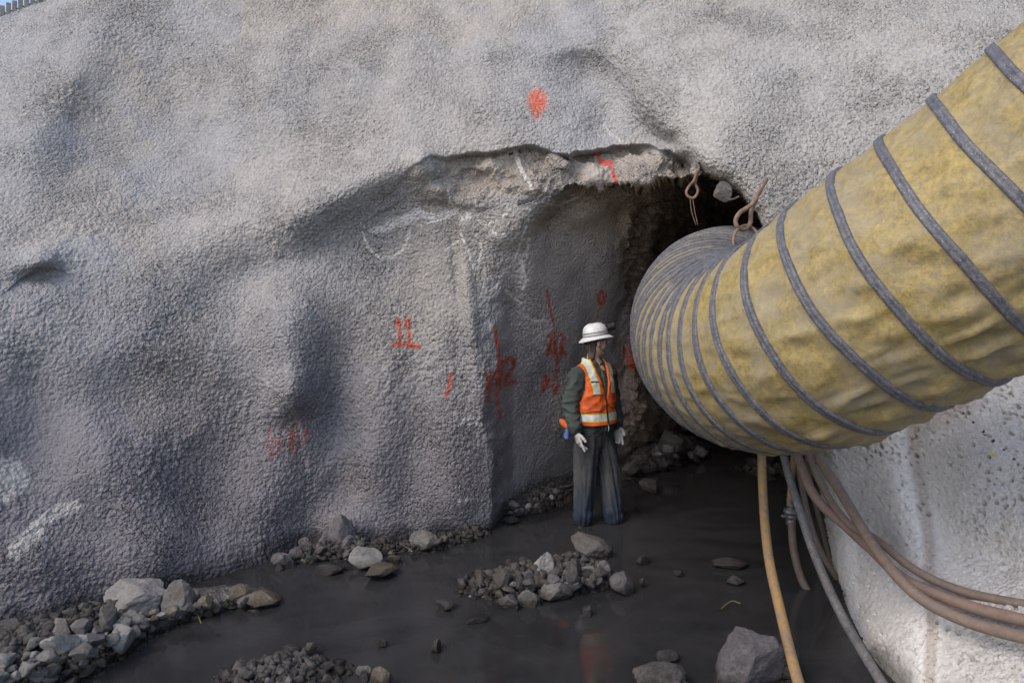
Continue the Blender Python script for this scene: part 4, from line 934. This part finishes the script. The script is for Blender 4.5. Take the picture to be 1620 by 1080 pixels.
    f.cone(H(.078, .018, -.060), H(.083, 0, -.057), .008, .009, .006); f.cone(H(.078, -.018, -.060), H(.083, 0, -.057), .008, .009, .006)
    f.cone(H(.076, .016, -.070), H(.081, 0, -.070), .008, .009, .005); f.cone(H(.076, -.016, -.070), H(.081, 0, -.070), .008, .009, .005)   # lips
    f.ell(H(.060, .040, -.03), (.02, .018, .02), .02, Rm); f.ell(H(.060, -.040, -.03), (.02, .018, .02), .02, Rm)
    for s_ in (-1, 1):
        f.ell(H(.078, .031*s_, .003), (.010, .014, .010), 0, Rm, sub=True); f.ell(H(.068, .031*s_, .003), (.0125, .0125, .0125), .002, Rm)
        f.ell(H(-.008, .076*s_, -.012), (.017, .008, .031), .004, Rm); f.cone(H(-.006, .084*s_, -.004), H(-.004, .085*s_, -.016), .005, .004, 0, sub=True)
    me = f.mesh('person'); V = verts_of(me)
    hd = (V-HC)@Rm.T
    C = np.tile([.62, .39, .30], (len(V), 1)); C *= (1+noise3(V, 40, 3.)*.10+noise3(V, 12, 5.)*.15)[:, None]
    lip = (np.abs(hd[:, 2]+.065) < .010) & (hd[:, 0] > .07) & (np.abs(hd[:, 1]) < .022); C[lip] = [.27, .11, .09]
    eye = (np.abs(hd[:, 2]-.003) < .009) & (hd[:, 0] > .071) & (np.abs(np.abs(hd[:, 1])-.031) < .011); C[eye] = [.45, .42, .40]
    iris = eye & (np.abs(hd[:, 2]-.003) < .005) & (np.abs(np.abs(hd[:, 1])-.031) < .005); C[iris] = [.03, .02, .015]
    brow = (np.abs(hd[:, 2]-.026) < .006) & (hd[:, 0] > .06) & (np.abs(hd[:, 1]) > .010) & (np.abs(hd[:, 1]) < .05); C[brow] = [.12, .09, .07]
    set_col(me, C)
    body = link('person', me, vcol_mat('skin', rough=.55, scale=120, var=.12, bs=.15, bd=.001, spec=.4))
    body.location = p0; body.rotation_euler = (0, 0, yaw)
    tag(body, 'worker in orange vest and white brimmed helmet standing in the water looking right', 'person')
    # ---- hair, beard
    f = Field((-.16, -.16, 1.34), (.18, .18, 1.80), .005)
    f.ell(H(-.020, 0, .035), (.100, .084, .090), .02, Rm); f.ell(H(-.060, 0, -.040), (.042, .062, .062), .03, Rm)
    f.cone(H(-.055, -.045, -.03), H(-.045, -.055, -.16), .024, .009, .02); f.cone(H(-.07, -.02, -.05), H(-.055, -.04, -.20), .028, .010, .02); f.cone(H(-.040, -.062, -.02), H(-.035, -.062, -.13), .013, .007, .015)
    f.cone(H(-.07, .03, -.05), H(-.06, .045, -.15), .034, .016, .02)
    Xf = (f.X-HC[0])*fw[0]+(f.Y-HC[1])*fw[1]+(f.Z-HC[2])*fw[2]; Zf = (f.X-HC[0])*up[0]+(f.Y-HC[1])*up[1]+(f.Z-HC[2])*up[2]; Yf = (f.X-HC[0])*lf[0]+(f.Y-HC[1])*lf[1]+(f.Z-HC[2])*lf[2]
    cut = (Xf-.035)*.8-np.clip(Zf-.055, 0, 1)*1.2; f.D = np.maximum(f.D, np.where(Zf < .06, Xf+.012, Xf-.05))
    me = f.mesh('hair'); V = verts_of(me); N_ = normals_of(me)
    st = noise3(np.stack([V[:, 0]*1.0, V[:, 1]*1.0, V[:, 2]*.12], 1), 95, 3.); V = V+N_*(st*.006+noise3(V, 22, 5.)*.005)[:, None]; set_verts(me, V)
    C = np.array([.050, .038, .030])*(1+st*.7)[:, None]+np.array([.035, .034, .032])*np.clip(noise3(V, 16, 9.)+.2, 0, 1)[:, None]; set_col(me, np.clip(C, .01, 1))
    M_HAIR = vcol_mat('hair_strands', rough=.6, scale=150, var=.3, bs=.5, bd=.003)
    link('hair', me, M_HAIR, body)
    f = Field((-.12, -.18, 1.42), (.18, .16, 1.68), .004)
    f.ell(H(.062, 0, -.086), (.034, .034, .028), .01, Rm); f.cone(H(.01, .050, -.045), H(.058, .02, -.09), .018, .022, .015); f.cone(H(.01, -.050, -.045), H(.058, -.02, -.09), .018, .022, .015)
    f.cone(H(.060, 0, -.10), H(.066, 0, -.132), .026, .010, .015); f.cone(H(.084, .016, -.052), H(.09, 0, -.047), .008, .009, .005); f.cone(H(.084, -.016, -.052), H(.09, 0, -.047), .008, .009, .005)
    me = f.mesh('beard'); V = verts_of(me); N_ = normals_of(me); st = noise3(V*np.array([1, 1, .25]), 110, 7.); set_verts(me, V+N_*(st*.005)[:, None])
    set_col(me, np.clip(np.array([.24, .22, .20])*(1+st*.5)[:, None], .02, 1)); link('beard', me, M_HAIR, body)
    # ---- safety glasses
    gl = empty('safety_glasses', tuple(HC)); gl.parent = body; iv = -Vector(HC)
    M_GL, nt, b = new_mat('clear_lens'); b.inputs['Base Color'].default_value = (.8, .85, .85, 1); b.inputs['Roughness'].default_value = .05; b.inputs['Alpha'].default_value = .35
    V = []; Q = []; na, nb = 24, 5
    for i in range(na+1):
        a = -1.25+2.5*i/na; rr = .083
        for j in range(nb+1):
            zz = -.020+.042*j/nb-(.008*math.exp(-(a/.16)**2) if j == 0 else 0)*-1; V.append(tuple(H(.018+math.cos(a)*rr*.98, math.sin(a)*rr*.86, .004+zz)-HC))
    for i in range(na):
        for j in range(nb): Q.append((i*(nb+1)+j, (i+1)*(nb+1)+j, (i+1)*(nb+1)+j+1, i*(nb+1)+j+1))
    me = bpy.data.meshes.new('lens'); me.from_pydata(V, [], Q); me.update(); o = link('lens', me, M_GL, gl); sm = o.modifiers.new('th', 'SOLIDIFY'); sm.thickness = .0015
    M_BLK = simple('black_plastic', (.012, .012, .013), (.03, .03, .03), 50, .45)
    for s_ in (-1, 1): tube('temple_arm', [H(.045, .077*s_, .018)-HC, H(.0, .083*s_, .016)-HC, H(-.03, .080*s_, .004)-HC], .0022, M_BLK, gl, 6, 6)
    # ---- helmet: full-brimmed hard hat with band, cord, cap lamp
    tilt = Matrix.Rotation(R_(-13), 3, Vector(lf))@Matrix.Rotation(R_(-6), 3, Vector(fw))
    hh = np.array(tilt@Vector(up)); hf = np.array(tilt@Vector(fw)); hl = np.array(tilt@Vector(lf)); hc = H(-.008, 0, .046)
    W_ = lambda a, b, c: hc+hf*a+hl*b+hh*c
    M_HAT = simple('scuffed_white_shell', (.55, .56, .58), (.70, .71, .72), 20, .38, .1, .002)
    def hat_r(t):        # profile: brim edge, brim, crown
        return t
    prof = [(.155, -.022), (.158, -.019), (.155, -.0145), (.142, -.007), (.124, .0), (.110, .007), (.105, .022), (.104, .048), (.099, .072), (.086, .094), (.064, .110), (.034, .119), (.0, .121)]
    sg = 96; V = []; Q = []
    for i, (r, z) in enumerate(prof):
        for k in range(sg):
            a = 2*math.pi*k/sg; ea, eb = (1.08, .96) if i > 4 else (1.03, .97)
            lift = .012*math.cos(a)**2*(-1 if i < 4 else 0) if i < 4 else 0
            ridge = 0
            if 6 <= i <= 11:
                y = r*math.sin(a)*eb
                ridge = .006*math.exp(-(y/.010)**2)+.004*math.exp(-((abs(y)-.034)/.008)**2)
            V.append(tuple(W_(r*math.cos(a)*ea, r*math.sin(a)*eb, z+lift+ridge)))
    for i in range(len(prof)-1):
        for k in range(sg): Q.append((i*sg+k, i*sg+(k+1) % sg, (i+1)*sg+(k+1) % sg, (i+1)*sg+k))
    # underside
    base = len(V); prof2 = [(.153, -.025), (.124, -.006), (.103, .0), (.099, .04), (.081, .085), (.0, .112)]
    for (r, z) in prof2:
        for k in range(sg): a = 2*math.pi*k/sg; V.append(tuple(W_(r*math.cos(a)*1.05, r*math.sin(a)*.96, z-(.012*math.cos(a)**2 if r > .12 else 0))))
    for i in range(len(prof2)-1):
        for k in range(sg): Q.append((base+i*sg+(k+1) % sg, base+i*sg+k, base+(i+1)*sg+k, base+(i+1)*sg+(k+1) % sg))
    for k in range(sg): Q.append((k, base+k, base+(k+1) % sg, (k+1) % sg))
    me = bpy.data.meshes.new('helmet'); me.from_pydata(V, [], Q); me.update(); hat = link('helmet', me, M_HAT, body)
    M_TAPE = simple('dirty_reflective_band', (.42, .42, .41), (.56, .56, .54), 30, .4)
    def ringtube(name, z, r, rad, mat, parent, rise=0.):
        pts = [W_((rad+rise*0)*math.cos(a)*1.08, rad*math.sin(a)*.96, z+rise*max(0, math.cos(a-.2))**2) for a in np.linspace(0, 2*math.pi, 49)[:-1]]
        return tube(name, pts, r, mat, parent, 8, 2, closed=False)
    V = []; Q = []
    for k in range(sg):
        a = 2*math.pi*k/sg
        for (rr, z) in ((.1085, .012), (.1090, .014), (.1075, .034), (.1065, .035)): V.append(tuple(W_(rr*math.cos(a)*1.08, rr*math.sin(a)*.97, z)))
    for k in range(sg):
        for j in range(3): k2 = (k+1) % sg; Q.append((k*4+j, k2*4+j, k2*4+j+1, k*4+j+1))
    me = bpy.data.meshes.new('reflective_band'); me.from_pydata(V, [], Q); me.update(); link('reflective_band', me, M_TAPE, hat)
    ringtube('lamp_cord', .038, .0026, .1115, M_BLK, hat, .02); ringtube('lamp_cord', .0105, .0026, .114, M_BLK, hat)
    lamp = empty('cap_lamp', tuple(W_(.135, -.005, .062))); lamp.parent = hat; L0 = -Vector(W_(.135, -.005, .062))
    def cyl(name, a, b, r, mat, par, r2=None):
        a = np.array(a); b = np.array(b); return tube(name, [tuple(a), tuple((a+b)/2), tuple(b)], r, mat, par, 20, 4, rfun=(lambda t: r+(r2-r)*t) if r2 else None)
    lp = lambda a, b, c: W_(a, b, c)+np.array(L0)
    bm = bmesh.new()
    M_MATB = simple('matt_black_rubber', (.012, .012, .013), (.02, .02, .02), 50, .6)
    cyl('headlamp', lp(.128, -.006, .066), lp(.190, -.012, .070), .030, M_MATB, hat, .037).location = -L0
    cyl('headlamp_bracket', lp(.105, -.005, .050), lp(.150, -.01, .064), .012, M_BLK, hat, .014).location = -L0
    cyl('headlamp_lens', lp(.1895, -.012, .070), lp(.192, -.012, .070), .028, M_MATB, hat).location = -L0
    bpy.data.objects.remove(lamp); bm.free()
    M_ORS = simple('orange_sticker', (.75, .18, .03), (.65, .14, .03), 30, .5)
    tube('sticker', [tuple(W_(-.055, -.02, .103)), tuple(W_(-.035, -.022, .113)), tuple(W_(-.008, -.02, .1185))], .007, M_ORS, hat, 8, 6)
    # ---- jacket
    def folds(f1, amp, seed, sq=(1, 1, 1)):
        def fn(X, Y, Z):
            p = np.stack([(X*sq[0]).ravel(), (Y*sq[1]).ravel(), (Z*sq[2]).ravel()], 1)
            return (-(1-np.abs(noise3(p, f1, seed))*2.2)*amp*.6+noise3(p, f1*.5, seed+4)*amp).reshape(X.shape)
        return fn
    f = Field((-.42, -.24, .76), (.42, .24, 1.52), .0065)
    torso = [(.80, 0, .0, .175, .128), (.83, 0, 0, .182, .134), (.90, 0, -.008, .192, .148), (1.0, 0, -.004, .185, .140), (1.15, 0, 0, .190, .135), (1.26, 0, .0, .182, .126), (1.33, 0, .004, .155, .110), (1.40, 0, .010, .100, .084), (1.45, 0, .012, .085, .075), (1.475, 0, .010, .072, .070)]
    f.stack(torso, .03, 2.2)
    for s_ in (-1, 1):
        f.cone((.06*s_, .008, 1.385), SH[s_], .052, .066, .04); f.cone(SH[s_], EL[s_], .070, .063, .03)
        w = np.array(WR[s_]); e = np.array(EL[s_]); f.cone(e, e+(w-e)*.80, .067, .060, .03); f.cone(e+(w-e)*.78, e+(w-e)*.96, .058, .041, .012); f.cone(e+(w-e)*.93, w, .038, .037, .004)
    Dv = f.D; m = Dv < .05; P = np.stack([f.X[m], f.Y[m], f.Z[m]], 1)
    arm = np.clip((np.abs(P[:, 0])-.17)/.05, 0, 1)
    Dv[m] += -(1-np.abs(noise3(P*np.array([1, 1, 1.7]), 9, 3.))*2.4)*.006*(1+arm*.8)+noise3(P*np.array([.8, .8, 1.5]), 16, 8.)*.004
    # neck opening
    f.cone((0, -.01, 1.40), (0, -.02, 1.56), .052, .062, 0, sub=True)
    me = f.mesh('jacket'); V = verts_of(me)
    C = np.tile([.050, .062, .056], (len(V), 1))*(1+noise3(V, 14, 3.)*.25)[:, None]
    hem = (V[:, 2] < .835) | ((np.abs(V[:, 0]) > .20) & (V[:, 2] < .885)); C[hem] *= .72
    zip_ = (np.abs(V[:, 0]) < .007) & (V[:, 1] < 0); C[zip_] = [.20, .17, .10]
    set_col(me, C); link('jacket', me, vcol_mat('jacket_cloth', rough=.85, scale=60, var=.2, bs=.4, bd=.004), body)
    # ---- vest
    f = Field((-.27, -.24, .86), (.27, .22, 1.50), .0055)
    vt = [(z, cx, cy, rx+.018, ry+.018) for (z, cx, cy, rx, ry) in torso if z > .85]; vt = [(.885, 0, -.008, .205, .160)]+vt[0:]
    vt = [r for r in vt if r[0] >= .885]
    f.stack(vt, .02, 2.2)
    for s_ in (-1, 1): f.cone((.06*s_, .008, 1.388), (.150*s_, .008, 1.342), .070, .078, .03)
    m = f.D < .05; P = np.stack([f.X[m], f.Y[m], f.Z[m]], 1)
    f.D[m] += -(1-np.abs(noise3(P*np.array([1, 1, 1.5]), 8, 13.))*2.3)*.006+noise3(P, 20, 8.)*.0025
    # arm holes, V neck
    for s_ in (-1, 1):
        x = s_*f.X; hole = np.maximum(.166+np.clip(1.20-f.Z, 0, .25)*.32+np.clip(f.Z-1.36, 0, 1)*.25-x, 1.10-f.Z); f.D = np.maximum(f.D, -hole*-1 if False else np.where((x > 0), -np.maximum(hole, -.5), -1))
    vz = np.clip(f.Z-1.12, 0, 1); vn = np.where(f.Y < .02, np.abs(f.X-.005)-(.012+vz*.22), 9.); vn = np.where(f.Z < 1.12, np.where(f.Y < .02, np.abs(f.X-.005)-.003, 9), vn); f.D = np.maximum(f.D, -vn)
    f.cone((0, .015, 1.38), (0, -.0, 1.60), .085, .11, 0, sub=True)
    # hollow it (the jacket fills the inside)
    me = f.mesh('vest'); V = verts_of(me); x, y, z = V.T
    wv = noise3(V, 7, 3.)*.006; zz = z+wv; front = y < 0
    OG = np.array([.66, .115, .025]); C = np.tile(OG, (len(V), 1))*(1+noise3(V, 16, 6.)*.22+noise3(V, 60, 6.)*.08)[:, None]
    C = C*(1-.35*np.clip(fbm(V, 9, 3, 9.)-.05, 0, 1))[:, None]
    SIL = np.array([.52, .53, .54]); LIME = np.array([.42, .62, .10]); BLK = np.array([.02, .02, .02])
    def stripe(dist, w_in, w_out):
        C[np.abs(dist) < w_out] = LIME; k = np.abs(dist) < w_in
        C[k] = SIL*(1+noise3(V[k], 30, 3.)*.25)[:, None]
    stripe(zz-.965, .024, .033)
    sm_ = (z > 1.13)
    d1 = np.where(sm_, np.abs(x)-(.108+(z-1.30)*.10), 9)
    kk = (z > 1.17)
    for lim, colr in ((.033, LIME), (.024, SIL)): C[kk & (np.abs(d1) < lim)] = colr
    C[(np.abs(zz-1.275) < .007) & (np.abs(d1) < .032) & front & (x < 0)] = BLK
    # pocket piping on the chest and waist
    pk = np.abs(zz-(1.165-.10*(((x+.095)/.06)**2)*.10-0)) < .0045; C[pk & front & (np.abs(x+.090) < .055)] = BLK
    pk = np.abs(zz-(1.020+.25*np.clip(x+.13, -1, 0)+np.clip(x+.05, 0, 1)*.55)) < .0045; C[pk & front & (x < -.01) & (x > -.21)] = BLK
    pk = np.abs(zz-(1.03+.2*np.clip(-x+.1, 0, 1))) < .0045; C[pk & front & (x > .04) & (x < .2)] = BLK
    C[(z < .897)] = BLK; C[front & (np.abs(x-.005) < .012) & (z < 1.14)] = BLK
    edge_ = (vz.max() < 0)
    set_col(me, C); vest = link('vest', me, vcol_mat('hi_vis_cloth', rough=.6, scale=50, var=.12, bs=.35, bd=.003), body)
    tube('zip_pull', [(.008, -.168, .91), (.010, -.176, .87), (.012, -.170, .84)], .004, M_TAPE, vest, 8, 4)
    # ---- trousers
    f = Field((-.30, -.22, -.03), (.32, .22, .93), .0065)
    def legfold(seed, knee):
        def fn(X, Y, Z):
            a = np.arctan2(Y, X); p = np.stack([(np.cos(a)*.9).ravel(), (np.sin(a)*.9+seed).ravel(), (Z*.9).ravel()], 1)
            r = -(1-np.abs(noise3(p, 2.3, seed))*2.2)*.012+noise3(p, 5., seed+2)*.005
            q = np.stack([X.ravel(), Y.ravel(), Z.ravel()*2.2], 1); low = np.clip((.25-Z)/.25, 0, 1)
            r2 = noise3(q, 8, seed+5)*.010
            return r.reshape(X.shape)+r2.reshape(X.shape)*(.35+low)
        return fn
    f.stack([(.64, .01, .0, .07, .07), (.69, .005, .0, .13, .10), (.76, 0, .005, .180, .122), (.84, 0, .0, .182, .122), (.91, 0, 0, .170, .112)], .04, 2.3, legfold(1., 0))
    f.stack([(.006, -.120, .020, .070, .068), (.05, -.120, .018, .081, .076), (.14, -.118, .014, .084, .080), (.3, -.115, .006, .088, .086), (.48, -.110, -.002, .092, .095), (.66, -.098, 0, .098, .108), (.80, -.088, 0, .09, .10)], .010, 2.1, legfold(4., 0))
    f.stack([(.000, .142, -.100, .070, .068), (.05, .142, -.100, .080, .076), (.14, .139, -.092, .084, .080), (.3, .132, -.076, .088, .086), (.48, .122, -.055, .092, .095), (.66, .104, -.018, .098, .108), (.80, .09, 0, .09, .10)], .010, 2.1, legfold(9., 0))
    me = f.mesh('trousers'); V = verts_of(me)
    k = np.clip((V[:, 2]-.15)/.5, 0, 1)[:, None]
    C = np.array([.022, .034, .055])*(1-k)+np.array([.036, .038, .042])*k
    dust = np.clip(fbm(V*np.array([1, 1, .35]), 9, 4, 3.)*.9+.15+.35*np.exp(-((V[:, 2]-.42)/.16)**2), 0, 1)[:, None]; C = C*(1-dust*.45)+np.array([.13, .12, .11])*dust*.45
    wet = sstep(.12, .02, V[:, 2]+noise3(V, 12, 3.)*.04)[:, None]; C = C*(1-.45*wet)
    set_col(me, C); link('trousers', me, vcol_mat('trouser_cloth', rough=.9, scale=70, var=.2, bs=.4, bd=.004), body)
    # ---- gloves, boots
    M_GLV = cloth_mat('pale_work_glove', (.36, .35, .34), (.50, .49, .48), .85, 30, .3)
    for s_ in (-1, 1):
        w = np.array(WR[s_]); f = Field(w-np.array([.12, .16, .24]), w+np.array([.12, .12, .06]), .0035); hand(f, s_, .0028, .004)
        e = np.array(EL[s_]); d = (w-e)/np.linalg.norm(w-e); f.cone(w-d*.035, w+d*.01, .033, .030, .01)
        link('glove', f.mesh('glove'), M_GLV, body)
    M_BOOT = simple('rubber_boot', (.075, .06, .025), (.025, .028, .035), 25, .35)
    for s_ in (-1, 1):
        c = LEG[s_][2]; f = Field((c[0]-.26, -.26, -.15), (c[0]+.20, .14, .16), .006)
        dx, dy, dz = ((-.70, -.66, -.012) if s_ < 0 else (.25, -.95, -.05)); ang = math.atan2(dx, -dy); Rz = np.array([[math.cos(ang), math.sin(ang), 0], [-math.sin(ang), math.cos(ang), 0], [0, 0, 1]])
        f.ell((c[0]+dx*.085, c[1]+dy*.085, -.030+dz), (.050, .110, .050), .02, Rz); f.ell((c[0], c[1]+.01, -.04), (.045, .07, .05), .03); f.cone((c[0], c[1]+.015, -.02), (c[0], c[1]+.01, .12), .050, .055, .03)
        f.D = np.maximum(f.D, -.10-f.Z); me = f.mesh('boot'); link('boot', me, M_BOOT, body)
    # ---- things on the belt
    M_BLUE = cloth_mat('blue_rag', (.05, .10, .28), (.10, .18, .42)); M_ORC = cloth_mat('orange_pouch', (.62, .13, .03), (.45, .09, .03))
    f = Field((-.36, .02, .74), (-.14, .26, .98), .005)
    f.ell((-.235, .135, .885), (.020, .075, .034), .01, np.array([[1, 0, 0], [0, .93, .37], [0, -.37, .93]])); me = f.mesh('belt_pouch'); link('belt_pouch', me, M_ORC, body)
    tube('pouch_trim', [(-.235, .135+.078*math.cos(a)*.93-.036*math.sin(a)*.37, .885+.078*math.cos(a)*.37+.036*math.sin(a)*.93) for a in np.linspace(0, 6.283, 25)], .005, M_BLK, body, 8, 2)
    f = Field((-.30, .0, .70), (-.16, .20, .90), .005); f.cone((-.232, .085, .86), (-.24, .095, .77), .014, .022, .01); f.cone((-.232, .105, .85), (-.235, .125, .775), .010, .015, .008)
    link('rag', f.mesh('rag'), M_BLUE, body)
    tube('tool_handle', [(-.25, .195, .855), (-.25, .188, .80), (-.25, .175, .755)], .009, M_BLK, body, 10, 4)
build_person()
